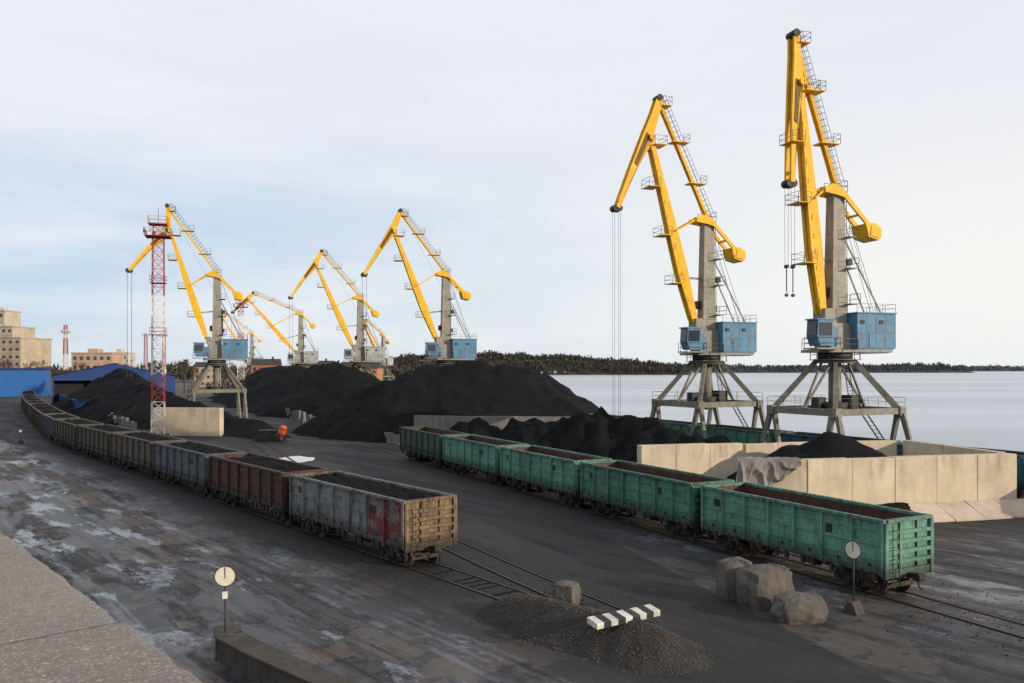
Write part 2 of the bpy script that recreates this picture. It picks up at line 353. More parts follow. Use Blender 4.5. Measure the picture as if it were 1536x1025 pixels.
# ---------------------------------------------------------------- tracks
def path_sample(pts,ds):
    P_=[Vector(p) for p in pts]; P_=[P_[0]*2-P_[1]]+P_+[P_[-1]*2-P_[-2]]; out=[]
    for i in range(1,len(P_)-2):
        for k in range(24):
            t=k/24;a,b_,c,d=P_[i-1:i+3]
            out.append(.5*((2*b_)+(c-a)*t+(2*a-5*b_+4*c-d)*t*t+(3*b_-a-3*c+d)*t**3))
    out.append(P_[-2]); S=[0]
    for a,b_ in zip(out[:-1],out[1:]): S.append(S[-1]+(b_-a).length)
    def at(s):
        for i in range(len(S)-1):
            if S[i+1]>=s or i==len(S)-2:
                t=(s-S[i])/(S[i+1]-S[i]); d=(out[i+1]-out[i]).normalized(); return out[i].lerp(out[i+1],t),d
    return at,S[-1]
RAIL=paint('rail_steel',(.095,.08,.066),.5,rough=.4,dirt=.3); SLP=rocky('track_bed',(.014,.0135,.013),(.010,.010,.010),6,.95,.8,.05,None,.08)
def track(pts,label,sleep=0):
    at,T=path_sample([(x,y) for x,y in pts],1); b=MB(); s=0
    while s<T-2:
        (p,d),(q,d2)=at(s),at(min(T,s+2))
        for o in (-.79,.79):
            sg=-1 if o>0 else 1
            def pt(P_,D_,off,z): return Vector((P_.x+D_.y*off,P_.y-D_.x*off,z))
            b.beam(pt(p,d,o,.022),pt(q,d2,o,.022),.065,.03,0)
            b.beam(pt(p,d,o+sg*.09,.008),pt(q,d2,o+sg*.09,.008),.10,.006,1)
            b.beam(pt(p,d,o-sg*.12,.007),pt(q,d2,o-sg*.12,.007),.12,.005,1)
        s+=2
    s=.3
    while s<min(T,sleep):
        if random.random()<.6:
            p,d=at(s); b.box((p.x,p.y,.001),(2.0+random.uniform(-.5,.2),.2,.012),1,math.atan2(-d.x,d.y)+random.uniform(-.03,.03))
        s+=.62
    o=b.obj('railway_track',[RAIL,SLP]); top(o,label,'railway track',kind='structure')
LP=[(-4,42),(-31,75.5),(-58,109),(-83,147),(-111,192),(-137,236),(-165,285)]
du=Vector((.627,-.779))
track([(-4+du.x*10.5,42+du.y*10.5)]+LP,'rusty rail track under the loaded coal wagons',10)
track([(5,32.6),(-2.5,46),(-17,74),(-34,112),(-55,160),(-100,270)],'rusty rail track through the middle of the yard')
gd=Vector((-.4455,.8953)); g0=Vector((17.45,36.55))
GPt=[tuple(g0-gd*22),tuple(g0),tuple(g0+gd*32),tuple(g0+gd*65),tuple(g0+gd*85)]
track(GPt,'rail track under the green wagons')
track([(-80,155),(-92,178),(-118,222),(-150,275)],'rail track beside the coal heap')
cc=Vector((31.0,80)); 
track([tuple(cc-gd*34),tuple(cc),tuple(cc+gd*50)],'quay rail track running beneath the cranes')

# ---------------------------------------------------------------- wagons
def body_mesh(Ln,W=3.1,far=False):
    b=MB(); h=Ln/2; w=W/2; z0,z1=1.38,3.42
    bays=7; bl=Ln/bays
    for s in (-1,1):
        for i in range(bays):
            xa=-h+i*bl; acc=2 if i in (5,6) else 0
            b.b2(xa,xa+bl,*sorted((s*(w-.10),s*(w-.06))),z0,z1,acc)
            if not far:
                for zz in (1.78,2.42,3.02):
                    b.b2(xa+.16,xa+bl-.16,*sorted((s*(w-.062),s*(w-.012))),zz-.05,zz+.05,acc)
        b.b2(-h+.06,h-.06,*sorted((s*(w-.14),s*(w-.102))),z0+.02,z1,1)
        for i in range(bays+1):
            x=-h+i*bl; x=max(-h+.1,min(h-.1,x)); acc=2 if i in (6,) else 0
            b.beam((x,s*(w+.01),1.12),(x,s*(w+.01),z1),.16,.16,acc)
            b.b2(x-.17,x+.17,*sorted((s*(w-.06),s*(w-.03))),1.2,z1-.02,acc)
        b.b2(-h,h,*sorted((s*(w-.16),s*(w+.07))),z1,z1+.13,0)
        b.b2(-h,h,*sorted((s*(w-.12),s*(w-.0))),1.12,z0+.02,0)
        if not far:
            for i in range(bays):
                xa=-h+(i+.5)*bl
                b.box((xa-.3,s*(w-.02),1.0),(.16,.14,.44),3); b.box((xa+.35,s*(w-.02),1.0),(.16,.14,.44),3)
                b.box((xa,s*(w-.06),.98),(.9,.06,.16),3)
                b.beam((xa-.6,s*(w-.1),1.1),(xa-.3,s*(w-.35),.8),.06,.06,3)
                b.box((xa+.1,s*(w+.03),1.5),(.06,.08,.14),3)
            b.b2(-h+1.0,-h+1.7,*sorted((s*(w-.055),s*(w-.045))),2.55,2.95,3); b.b2(h-3.6,h-2.9,*sorted((s*(w-.055),s*(w-.045))),2.5,2.9,3)
    for s in (-1,1):
        b.b2(*sorted((s*(h-.05),s*(h-.10))),-w+.1,w-.1,z0,z1,4)
        b.b2(*sorted((s*(h-.103),s*(h-.14))),-w+.14,w-.14,z0+.02,z1-.01,1)
        b.b2(*sorted((s*(h-.18),s*(h+.06))),-w+.16,w-.16,z1,z1+.13,4)
        for y in (-w+.1,w-.1): b.beam((s*(h-.02),y,1.0),(s*(h-.02),y,z1),.2,.2,4)
        if not far:
            for zz in (1.72,2.14,2.56,2.98): b.b2(*sorted((s*(h-.05),s*(h+.10))),-w+.2,w-.2,zz-.08,zz+.08,4)
            for y in (-.55,.55): b.b2(*sorted((s*(h-.03),s*(h+.04))),y-.05,y+.05,1.4,3.4,4)
            for k in range(6): b.beam((s*(h+.16),-w+.35,1.3+k*.36),(s*(h+.16),-w+.75,1.3+k*.36),.03,.03,3)
            for y in (-w+.35,-w+.75): b.beam((s*(h+.16),y,.9),(s*(h+.16),y,3.3),.03,.03,3)
        b.b2(*sorted((s*(h-.3),s*(h+.03))),-w+.12,w-.12,1.0,1.37,4)
    b.b2(-h+.15,h-.15,-w+.15,w-.15,z0-.05,z0+.02,1)
    b.b2(-h+.2,h-.2,-.3,.3,.85,1.3,3)
    if far:
        for s in (-1,1):
            for x in (h-1.4,h-3.2):
                b.cyl((s*x,-.85,.475),(s*x,.85,.475),.47,n=10,m=3)
            b.b2(*sorted((s*(h-1.0),s*(h-3.6))),-1.1,1.1,.35,.9,3)
        b.b2(-h-.5,h+.5,-.12,.12,.95,1.15,3)
    if not far:
        b.v=[(x,y+.02*noise.noise(Vector((x*.9,z*1.3,y))),z+.014*noise.noise(Vector((x*.7,y,3)))) for x,y,z in b.v]
    return b.mesh('wagon_body')
def bogie_mesh():
    b=MB()
    for s in (-1,1):
        y=s*1.02
        b.prism([(-1.25,.55),(-1.1,.72),(-.5,.95),(.5,.95),(1.1,.72),(1.25,.55),(1.2,.36),(.7,.36),(.4,.2),(-.4,.2),(-.7,.36),(-1.2,.36)],y-.1,y+.1)
        for x in (-.2,0,.2): b.cyl((x,y*1.0+s*.16,.28),(x,y+s*.16,.68),.08,n=8)
        for x in (-.925,.925): b.cyl((x,y-.02,.475),(x,y+s*.2,.475),.14,n=10)
    b.b2(-.25,.25,-1.1,1.1,.62,.86)
    for x in (-.45,.45): b.b2(x-.05,x+.05,-.9,.9,.35,.5)
    for x in (-1.42,1.42): b.b2(x-.04,x+.04,-.85,.85,.4,.6)
    return b.mesh('bogie')
def wheelset_mesh():
    b=MB()
    b.cyl((0,-1,0),(0,1,0),.08,n=8)
    for s in (-1,1):
        b.cyl((0,s*.73,0),(0,s*.85,0),.475,.46,n=24); b.cyl((0,s*.70,0),(0,s*.735,0),.505,n=24); b.cyl((0,s*.84,0),(0,s*.9,0),.2,n=12)
    return b.mesh('wheelset')
def coupler_mesh():
    b=MB(); b.b2(-.1,.42,-.12,.12,.95,1.17); b.prism([(.38,.9),(.62,.88),(.7,1.0),(.7,1.14),(.6,1.24),(.38,1.22)],-.2,.08)
    b.b2(.52,.68,.06,.2,.93,1.19); b.cyl((.1,.4,1.0),(.2,.4,.5),.035,n=6); b.cyl((.2,.4,.5),(.45,.32,.42),.035,n=6); return b.mesh('coupler')
def gear_mesh():
    b=MB(); b.cyl((-1.0,.5,.75),(-.3,.5,.75),.2,n=12); b.cyl((.6,-.4,.75),(1.4,-.4,.75),.24,n=12)
    b.beam((-3.2,.2,.7),(3.2,.2,.7),.05,.05); b.beam((-3.2,-.2,.6),(3.2,-.2,.6),.05,.05)
    for x in (-2.4,-1.2,1.8,2.7): b.b2(x-.06,x+.06,-1.4,1.4,.95,1.2)
    return b.mesh('brake_gear')
BOG=bogie_mesh(); WS=wheelset_mesh(); CP=coupler_mesh(); GM=gear_mesh()
for me,mt in ((BOG,STEEL),(WS,WHEEL),(CP,STEEL),(GM,STEEL)): me.materials.append(mt)
BODY={}
def load_mesh(Ln,W=2.79,seed=0,zt=3.16):
    b=MB(); nx,ny=int(Ln/.12),int(W/.12); 
    for j in range(ny+1):
        for i in range(nx+1):
            x=-Ln/2+Ln*i/nx; y=-W/2+W*j/ny
            e=min(1,(W/2-abs(y))/.9); ex=min(1,(Ln/2-abs(x))/1.2)
            z=zt+.26*math.sqrt(max(0,e*ex))*(1+.7*math.sin(x*1.7+seed))+.2*noise.fractal(Vector((x*1.1,y*1.3,seed)),1,2,4)+.08*noise.noise(Vector((x*5,y*5,seed)))
            b.v.append((x,y,z))
    for j in range(ny):
        for i in range(nx):
            k=j*(nx+1)+i; b.f.append([k,k+1,k+nx+2,k+nx+1]); b.m.append(0); b.sm.append(True)
    me=b.mesh('coal_load'); me.materials.append(COALW); return me
def wagon(c,d,Ln,col,label,group,detail=True,acc=None,end=None,load=None):
    rz=math.atan2(-d.y,-d.x)
    key=(Ln,detail)
    if key not in BODY:
        BODY[key]=body_mesh(Ln,far=not detail)
        for k in range(5): BODY[key].materials.append(None)
    def setm(o):
        mats=[WP[col],INNER,WP[acc or col],STEEL,WP[end or col]]
        for i,mm in enumerate(mats):
            o.material_slots[i].link='OBJECT'; o.material_slots[i].material=mm
    if detail:
        r=empty('freight_wagon',(c.x,c.y,0.0),rz)
        o=mkobj('wagon_body',BODY[key],r); setm(o)
        mkobj('brake_gear',GM,r)
        for s in (-1,1):
            bg=mkobj('bogie',BOG,r,(s*(Ln/2-1.9),0,.03))
            for x in (-.925,.925): mkobj('wheelset',WS,bg,(x,0,.475))
            mkobj('coupler',CP,r,(s*Ln/2,0,0),0 if s>0 else math.pi)
    else:
        r=mkobj('freight_wagon',BODY[key],None,(c.x,c.y,0.03),rz); setm(r)
    top(r,label,'freight wagon',group)
    if load is not None:
        l=mkobj('coal_load',LOADS[load%len(LOADS)] if Ln>13 else LOADS2,None,(c.x,c.y,0),rz); top(l,'black coal filling an open wagon','coal','coal loads in the wagons',kind='stuff')
LOADS=[load_mesh(13.1,seed=i*7.3) for i in range(3)]; LOADS2=load_mesh(12.1,seed=3)
at,T=path_sample(LP,1)
cols=['pale_grey','maroon','slate','grey_brown','olive','olive','slate','grey_brown','brown','slate','olive','grey_brown','maroon','slate','brown','olive','grey_brown']
names={'pale_grey':'weathered grey open coal wagon with red panels and rusty end','maroon':'dark maroon open wagon loaded with coal','slate':'slate grey open wagon loaded with coal','grey_brown':'grey brown rusty open wagon loaded with coal','olive':'faded olive open wagon loaded with coal','brown':'rusty brown open wagon loaded with coal'}
s=.15+13.4/2
for i,cn in enumerate(cols):
    p,d=at(s)
    wagon(p,d,13.4,cn,names[cn],'open wagons of the loaded coal train',i<6,acc='red' if i==0 else None,end='timber' if i==0 else None,load=i)
    s+=14.45
for i in range(5):
    p=g0+gd*(6.1+i*13.0); cn=['green_pale','green','green_pale','green_pale','green_dark'][i]
    wagon(p,gd,12.1,cn,'green empty open wagon with rusty interior' if i<4 else 'dark green empty open wagon','green open wagons of the empty train',True)
for i in range(4):
    p=Vector((-92,178))+Vector((-.53,.85))*14*i; wagon(p,Vector((-.53,.85)),12.4,'blue','blue open wagon beside the coal heap','blue open wagons by the coal heap',False,load=i)
for i,cn in enumerate(['blue','teal','teal','green','green','green_pale']):
    p=cc-gd*26+gd*13*i; wagon(p,gd,12.1,cn,'%s open wagon standing on the quay track'%cn.replace('_',' '),'open wagons on the quay',False)

# ---------------------------------------------------------------- cranes
def lerp(a,b,t): return a+(b-a)*t
def portal_mesh():
    b=MB(); fr=6.1; FX,FY,GX,SP=4.2,3.9,4.45,1.45
    for sx in (-1,1):
        for sy in (-1,1):
            C=(sx*FX,sy*FY,fr)
            for k in (-1,1):
                f=(sx*GX,sy*FY+k*SP,1.3); b.beam((C[0],C[1]+k*.25,C[2]-.2),f,.36,.5,0,.32,.34)
            b.beam((sx*GX,sy*FY-SP-.5,1.1),(sx*GX,sy*FY+SP+.5,1.1),.42,.4)
            for k in (-1,1):
                b.box((sx*GX,sy*FY+k*SP,.62),(.5,1.3,.45),1)
                for q in (-.35,.35): b.cyl((sx*GX-.1,sy*FY+k*SP+q,.36),(sx*GX+.1,sy*FY+k*SP+q,.36),.3,n=12,m=1)
            b.beam(C,(sx*1.15,sy*1.15,10.9),.46,.56,0,.38,.46)
            b.beam((sx*FX,0,fr),(sx*1.1,sy*.6,10.7),.16,.2)
            b.box(C,(.78,.78,.85))
        b.beam((sx*FX,-FY,fr),(sx*FX,FY,fr),.42,.62); b.beam((-FX,sx*FY,fr+.02),(FX,sx*FY,fr+.02),.42,.60)
    for a in (-2.0,2.0): b.beam((a,-FY,fr),(a,FY,fr),.3,.42)
    b.cyl((0,0,5.4),(0,0,10.8),.6,n=14); b.cyl((0,0,5.8),(0,0,6.9),1.2,n=16,m=1); b.box((1.4,-.6,6.9),(1.2,1.4,1.3),1); b.box((-1.3,.8,6.8),(.9,1.0,1.1),1)
    b.cyl((0,0,10.6),(0,0,11.0),1.9,n=24); b.cyl((0,0,11.0),(0,0,11.6),1.6,n=24,m=1)
    q=[(-4.5,-4.2,fr+.35),(4.5,-4.2,fr+.35),(4.5,4.2,fr+.35),(-4.5,4.2,fr+.35),(-4.5,-4.2,fr+.35)]; b.rail(q,.95,.03,2,1.8)
    q=[(2.3*math.cos(t*math.pi/6),2.3*math.sin(t*math.pi/6),10.95) for t in range(13)]; b.rail(q,.95,.035,2,2); b.cyl((0,0,10.9),(0,0,10.96),2.4,n=20)
    for y in (-.35,.35): b.beam((4.8,-3+y,1.2),(4.8,1.2+y,6.2),.07,.12,2)
    for k in range(14): b.box((4.8,-3+k*.3,1.25+k*.36),(.08,.8,.04),2)
    for y in (-.3,.3): b.beam((2.4,y,6.3),(1.4,y,11),.06,.06,2)
    for k in range(15): b.beam((2.4-k*.067,-.3,6.4+k*.31),(2.4-k*.067,.3,6.4+k*.31),.04,.04,2)
    me=b.mesh('portal')
    for m_ in (PORT,DARK,RAILM): me.materials.append(m_)
    return me
PM=portal_mesh()
def crane(x,y,yaw,Pt,A,T,rope,label,house=BLUE):
    r=empty('portal_crane',(x,y,0),yaw)
    mkobj('portal',PM,r,rz=math.atan2(-gd.x,gd.y)-yaw)
    b=MB(); b.b2(-4.9,2.3,-2.1,2.1,11.62,11.9); b.b2(1.5,4.0,.6,2.7,11.88,12.02)
    b.rail([(-1,2.05,11.9),(1.5,2.05,11.9),(1.5,2.65,12),(3.95,2.65,12),(3.95,.7,12),(2.2,.7,12),(2.2,-2.05,12),(-1,-2.05,12)],1,.04,1)
    b.obj('slewing_platform',[GREY,RAILM],r)
    b=MB(); b.b2(-5.3,-.95,-2.0,2.0,12.0,15.3); b.prism([(-5.3,12.0),(-.95,12.0),(-1.5,11.7),(-4.6,11.55)],-1.9,1.9)
    for xx in (-5.28,-4.2,-3.1,-2.0,-.97):
        for s_ in (-1,1): b.b2(xx-.03,xx+.03,*sorted((s_*2.0,s_*2.02)),12.05,15.2)
    for yq in (-1.95,-1.0,0,1.0,1.88): b.b2(-5.32,-5.3,yq,yq+.05,12.05,15.2)
    b.b2(-5.42,-.85,-2.1,2.1,15.3,15.42,0); b.b2(-5.34,-.92,-2.035,2.035,13.5,13.54,0)
    b.rail([(-5.3,2.0,15.42),(-.9,2.0,15.42)],.8,.03,1); b.rail([(-5.3,2.0,15.42),(-5.3,-2.0,15.42)],.8,.03,1)
    mh=b.obj('machine_house',[house,RAILM],r)
    wb_=MB(); wb_.b2(-.24,.24,-.02,.03,-.18,.18); wm=wb_.mesh('window'); wm.materials.append(GLASS)
    for xx in (-1.5,-3.65): mkobj('window',wm,mh,(xx,2.03,14.5))
    for yq in (-.6,.6): mkobj('window',wm,mh,(-5.33,yq,14.5),math.pi/2)
    b=MB(); b.b2(-2.9,-2.25,2.03,2.06,12.1,13.4); b.obj('door',[house],mh)
    b=MB(); b.prism([(2.1,12.2),(3.5,12.2),(3.85,13.1),(3.75,14.6),(2.1,14.6)],.85,2.5); b.b2(2.0,3.95,.75,2.6,14.6,14.72); b.b2(1.2,2.1,.9,2.0,12.2,14.0)
    cb_=b.obj('operator_cabin',[house],r)
    b=MB(); b.prism([(2.3,13.15),(3.70,13.15),(3.66,14.35),(2.3,14.35)],2.5,2.53); b.obj('window',[GLASS],cb_)
    b=MB(); b.prism([(3.86,13.2),(3.91,13.2),(3.83,14.4),(3.78,14.4)],1.0,2.35); b.obj('window',[GLASS],cb_)
    b=MB(); b.beam((0,0,11.9),(-.05,0,27.0),1.5,1.75,0,1.1,1.2)
    b.b2(-.9,1.5,-1.1,1.1,11.95,14.4); b.prism([(.7,13.5),(1.8,14.6),(1.8,15.8),(1.0,15.8),(.7,15)],-.9,.9)
    for zz,w_ in ((16.2,1.5),(19.6,1.4),(22.6,1.3)):
        b.b2(-w_-.2,-.6,-w_,w_,zz,zz+.07,0)
        b.rail([(-.6,w_,zz),(-w_-.2,w_,zz),(-w_-.2,-w_,zz),(-.6,-w_,zz)],1.0,.035,1)
    for k in range(36): b.beam((-.95+.004*k,.3,14.8+k*.33),(-.95+.004*k,.62,14.8+k*.33),.03,.03,1)
    for yq in (.3,.62): b.beam((-.95,yq,14.6),(-.80,yq,26.8),.04,.04,1)
    for s_ in (-1,1):
        b.beam((-.7,s_*.6,22.3),(-4.4,s_*1.1,15.4),.12,.12)
        b.cyl((-.6,s_*.3,26.5),(-4.6,s_*.5,15.4),.025,n=5,m=1)
    b.cyl((0,-.8,27.2),(0,.8,27.2),.4,n=14); b.b2(-.8,.6,-.8,.8,26.7,27.0)
    b.rail([(.6,.8,27),(-.8,.8,27),(-.8,-.8,27),(.6,-.8,27)],1,.04,1)
    b.beam((-.95,-.5,16),(-.9,-.5,21),.3,.3,2); b.box((-1.15,.3,20.3),(.6,.8,.6),2); b.box((.95,-.2,17.4),(.5,.8,.9),2); b.box((-1.05,-.3,17.0),(.6,.7,.7),2)
    b.obj('column',[GREY,RAILM,DARK],r)
    b=MB()
    for s_ in (-1,1):
        y0=s_*.8
        b.prism([(1.75,27.3),(.9,27.65),(-.1,27.35),(-3.4,24.0),(-3.2,23.65),(-.4,26.4),(.4,26.6),(1.75,26.8)],y0-.11,y0+.11)
    b.beam((-2.4,-.85,24.9),(-2.4,.85,24.9),.2,.2); b.beam((1.5,-.85,27.05),(1.5,.85,27.05),.25,.25)
    ca=b.obj('counterweight_arm',[YEL],r)
    b=MB(); b.prism([(-2.7,24.0),(-3.05,22.75),(-4.2,22.45),(-4.5,22.75),(-4.5,23.65),(-3.7,24.1)],-1.05,1.05); b.prism([(-3.2,22.9),(-4.15,22.65),(-4.3,23.5),(-3.35,23.8)],-1.11,1.11)
    b.obj('counterweight',[YEL],ca)
    Bp=Vector((1.6,15.3)); P2=Vector(Pt); dj=(P2-Bp); Lj=dj.length; dj.normalize(); nj=Vector((dj.y,-dj.x))
    b=MB()
    prof=((0,.25),(.03,.42),(.28,.74),(.5,.64),(.8,.40),(.97,.3),(1.015,.2))
    for s_ in (-1,1):
        front=[Bp+dj*Lj*t+nj*w_ for t,w_ in prof]; back=[Bp+dj*Lj*t-nj*w_*.72 for t,w_ in prof][::-1]
        b.prism([tuple(q) for q in front+back],s_*.34-.2,s_*.34+.2)
    for t in (.06,.13,.2,.27,.34,.42,.5,.58,.66,.74,.82,.95):
        c_=Bp+dj*Lj*t; w_=.3; b.beam((c_.x+nj.x*w_,-.58,c_.y+nj.y*w_),(c_.x+nj.x*w_,.58,c_.y+nj.y*w_),.12,.5)
    for t in (.22,.48,.74):
        c_=Bp+dj*Lj*t+nj*.6
        b.b2(c_.x,c_.x+1.4,-1.0,1.0,c_.y,c_.y+.07); b.rail([(c_.x,-1.0,c_.y),(c_.x+1.4,-1.0,c_.y),(c_.x+1.4,1.0,c_.y),(c_.x,1.0,c_.y)],1,.035,1)
    ob=b.obj('jib',[YEL,RAILM],r)
    c_=Bp+dj*Lj*.5; d_=Bp+dj*Lj*.25
    for s_ in (-.7,.7):
        b=MB(); b.beam((1.6,s_,27.1),(c_.x-.1,s_,c_.y),.12,.18); b.cyl((1.6,s_-.1,27.1),(1.6,s_+.1,27.1),.2); b.obj('luffing_link',[YEL],r)
    b=MB(); b.beam((.6,0,20.4),(d_.x,0,d_.y),.22,.22); b.obj('luffing_rack',[GREY],r)
    A2=Vector(A);T2=Vector(T); ax=(T2-A2).normalized(); pn_=Vector((-ax.y,ax.x)); 
    if pn_.x<0: pn_=-pn_
    K=P2+pn_*.9+Vector((0,.4)); b=MB()
    ta=(T2-K).normalized(); tn=Vector((-ta.y,ta.x))
    if tn.x<0: tn=-tn
    for s_ in (-1,1):
        poly_=[T2+tn*.08,lerp(K,T2,.5)+tn*.10,K+tn*.02,lerp(K,A2,.5)+pn_*.08,A2+Vector((.22,.22)),A2+Vector((-.36,.15)),A2+Vector((-.38,-.4)),P2+Vector((-.22,.1)),P2+Vector((-.12,-.45)),lerp(P2,T2,.5)-tn*.08,T2-tn*.38]
        b.prism([tuple(q) for q in poly_],s_*.40-.14,s_*.40+.14,0)
        hp=[lerp(K,P2,.25),lerp(K,P2,.8),lerp(P2,T2,.42)+tn*.05,lerp(K,T2,.42)-tn*.12]
        b.prism([tuple(q) for q in hp],s_*.56-.02,s_*.56+.02,2)
    for t in (.0,.3,.6,.9):
        q=lerp(P2,T2,t); b.box((q.x,0,q.y),(.3,1.1,.25))
    for dx in (-.2,.2): b.cyl((T2.x+dx-.1,-.5,T2.y-.1),(T2.x+dx-.1,.5,T2.y-.1),.38,n=16,m=3)
    b.cyl((A2.x,-.65,A2.y),(A2.x,.65,A2.y),.36,n=14,m=3); b.cyl((P2.x,-.85,P2.y),(P2.x,.85,P2.y),.34,n=14)
    b.b2(A2.x-1.4,A2.x-.3,-.8,.8,A2.y-.9,A2.y-.83,0); b.rail([(A2.x-.3,.8,A2.y-.85),(A2.x-1.4,.8,A2.y-.85),(A2.x-1.4,-.8,A2.y-.85),(A2.x-.3,-.8,A2.y-.85)],.95,.035,1)
    b.b2(P2.x-1.7,P2.x-.2,-1.0,1.0,P2.y-.8,P2.y-.73,0); b.rail([(P2.x-.2,1.0,P2.y-.75),(P2.x-1.7,1.0,P2.y-.75),(P2.x-1.7,-1.0,P2.y-.75)],.95,.035,1)
    b.obj('fly_jib',[YEL,RAILM,YELR,DARK],r)
    b=MB(); E=Vector((-.15,27.2))
    for s_ in (-.22,.22): b.beam((A2.x,s_,A2.y-.2),(E.x,s_,E.y),.15,.32)
    b.beam((A2.x,0,A2.y-.2),(E.x,0,E.y),.36,.14)
    Lr=(E-A2).length; dr=(E-A2).normalized(); nr=Vector((dr.y,-dr.x)); 
    if nr.x>0: nr=-nr
    k=0
    while k<Lr-1.0:
        c1=A2+dr*k; c2=c1+nr*.85
        for s_ in (-.35,.35): b.beam((c1.x,s_,c1.y),(c2.x,s_,c2.y),.028,.028,1)
        b.beam((c2.x,-.35,c2.y),(c2.x,.35,c2.y),.028,.028,1)
        k+=.6
    for off in (.85,.45):
        for s_ in (-.35,.35):
            c1=A2+nr*off; c2=E+nr*off; b.beam((c1.x,s_,c1.y),(c2.x,s_,c2.y),.032,.032,1)
    for t in (.36,.7):
        c1=lerp(A2,E,t); b.b2(c1.x-1.4,c1.x+.7,-.7,.7,c1.y-.05,c1.y+.05,0); b.rail([(c1.x-.6,.7,c1.y),(c1.x-1.4,.7,c1.y),(c1.x-1.4,-.7,c1.y)],.9,.035,1)
    b.obj('tie_rod',[YEL,RAILM],r)
    for dx in (-.5,.2):
        b=MB()
        for dy in (-.3,.3): b.cyl((T2.x+dx,dy,T2.y-.1),(T2.x+dx,dy*.8,T2.y-rope),.018,n=5)
        b.beam((T2.x+dx,-.3,T2.y-rope),(T2.x+dx,.3,T2.y-rope),.05,.05); b.obj('hoist_rope',[ROPE],r)
    b=MB(); b.cyl((T2.x-.2,.5,T2.y),(P2.x,.7,P2.y),.02,n=5); b.cyl((A2.x,.4,A2.y+.3),(-4.2,.4,15.4),.016,n=5); b.obj('hoist_rope',[ROPE],r)
    zb=T2.y-rope
    for dx in (-.5,.2):
        b=MB()
        b.beam((T2.x+dx,0,zb+.2),(T2.x+dx,0,zb-2.5),.04,.04)
        for k in range(8): b.box((T2.x+dx,0,zb-k*.3),(.10 if k%2 else .05,.05 if k%2 else .10,.3))
        b.box((T2.x+dx,0,zb+.1),(.2,.5,.3)); b.cyl((T2.x+dx,-.1,zb-2.6),(T2.x+dx,.1,zb-2.6),.16,n=10)
        b.obj('hook_chain',[DARK],r)
    top(r,label,'crane','yellow portal cranes along the quay')
yw=R(197)
crane(31.0,80,yw,(4.1,37.0),(4.7,41.6),(5.2,27.6),8.0,'tall yellow portal crane with jib raised steeply over the concrete bay')
crane(22.4,96,yw,(7.2,36.0),(6.2,40.6),(11.4,28.0),24,'yellow portal crane with blue machine house above quay wagons')
lB=((9.2,34.3),(8.2,38.0),(14.6,26.6))
crane(-12,150,yw,*lB,14,'yellow portal crane behind the largest coal heap')
crane(-36.5,200,yw,(10.2,34.5),(9,37.9),(16.2,26.8),13,'yellow portal crane with pale machine house beyond the heaps',PALE)
crane(-53.5,151,R(199),(7.8,34.6),(8.3,39.0),(14.6,27.4),16,'yellow portal crane beside the red and white mast')
crane(-65.5,258,R(196),(15.2,31.0),(14.0,33.2),(20.0,27.2),10,'distant yellow portal crane with jib lowered outward',PALE)
crane(-65,420,R(235),(13,31),(12,34),(18,26),10,'distant yellow portal crane seen beyond other cranes',PALE)
crane(-125,400,R(200),(12.5,33),(11.5,36),(18,28),10,'distant yellow portal crane near the town buildings',PALE)

# ---------------------------------------------------------------- lattice masts
def mast(x,y,H,w0,w1,bands,label,plats,rz=.3,t1=.10,t2=.055):
    r=empty('lighting_mast',(x,y,0),rz); b=MB(); n_=int(H/1.3)
    def col(z):
        for lim,m_ in bands:
            if z<=lim: return m_
        return 0
    for k in range(n_):
        za,zb=H*k/n_,H*(k+1)/n_; wa,wb=lerp(w0,w1,k/n_)/2,lerp(w0,w1,(k+1)/n_)/2; m_=col(za)
        ca=[(-wa,-wa),(wa,-wa),(wa,wa),(-wa,wa)]; cb2=[(-wb,-wb),(wb,-wb),(wb,wb),(-wb,wb)]
        for i in range(4):
            j=(i+1)%4
            b.beam((*ca[i],za),(*cb2[i],zb),t1,t1,m_)
            b.beam((*ca[i],za),(*cb2[j],zb),t2,t2,m_); b.beam((*ca[j],za),(*cb2[i],zb),t2,t2,m_); b.beam((*cb2[i],zb),(*cb2[j],zb),t2,t2,m_)
    b.obj('lattice',[MRED,MWHITE],r)
    fb=MB(); fb.prism([(-.1,-.25),(.2,-.3),(.2,.3),(-.1,.25)],-.25,.25); fm=fb.mesh('floodlight'); fm.materials.append(PALE)
    for z,w in plats:
        b=MB(); b.b2(-w,w,-w,w,z,z+.07); b.rail([(-w,-w,z),(w,-w,z),(w,w,z),(-w,w,z),(-w,-w,z)],1.1,.045,0); b.obj('platform',[MRED],r)
        if w>1.6:
            for t in range(4):
                for q in (-.8,.8):
                    a=t*math.pi/2; mkobj('floodlight',fm,r,(math.cos(a)*w-math.sin(a)*q,math.sin(a)*w+math.cos(a)*q,z+.8),a)
    b=MB(); b.cyl((0,0,H),(0,0,H+2.5),.04,n=6); b.obj('antenna',[ROPE],r)
    b=MB(); b.box((0,0,.2),(w0+1,w0+1,.5)); b.obj('mast_footing',[CONCK],r)
    top(r,label,'mast','red and white lattice masts')
mast(-52.0,122.5,31.2,1.75,1.5,((4,1),(8,0),(20,1),(99,0)),'red and white lattice floodlight mast beside the concrete wall',((29.4,1.75),(31.2,1.3),(22.6,1.05),(15.0,1.05)))
mast(-82,252,30,2.1,1.5,((6,0),(14,1),(20,0),(25,1),(99,0)),'red and white lattice mast near the far coal heaps',((28.6,2.0),(29.8,1.5)),t1=.14,t2=.08)
mast(-225,420,32,2.6,1.4,((8,0),(16,1),(24,0),(28,1),(99,0)),'distant red and white lattice mast near town',((28,1.8),),t1=.2,t2=.12)
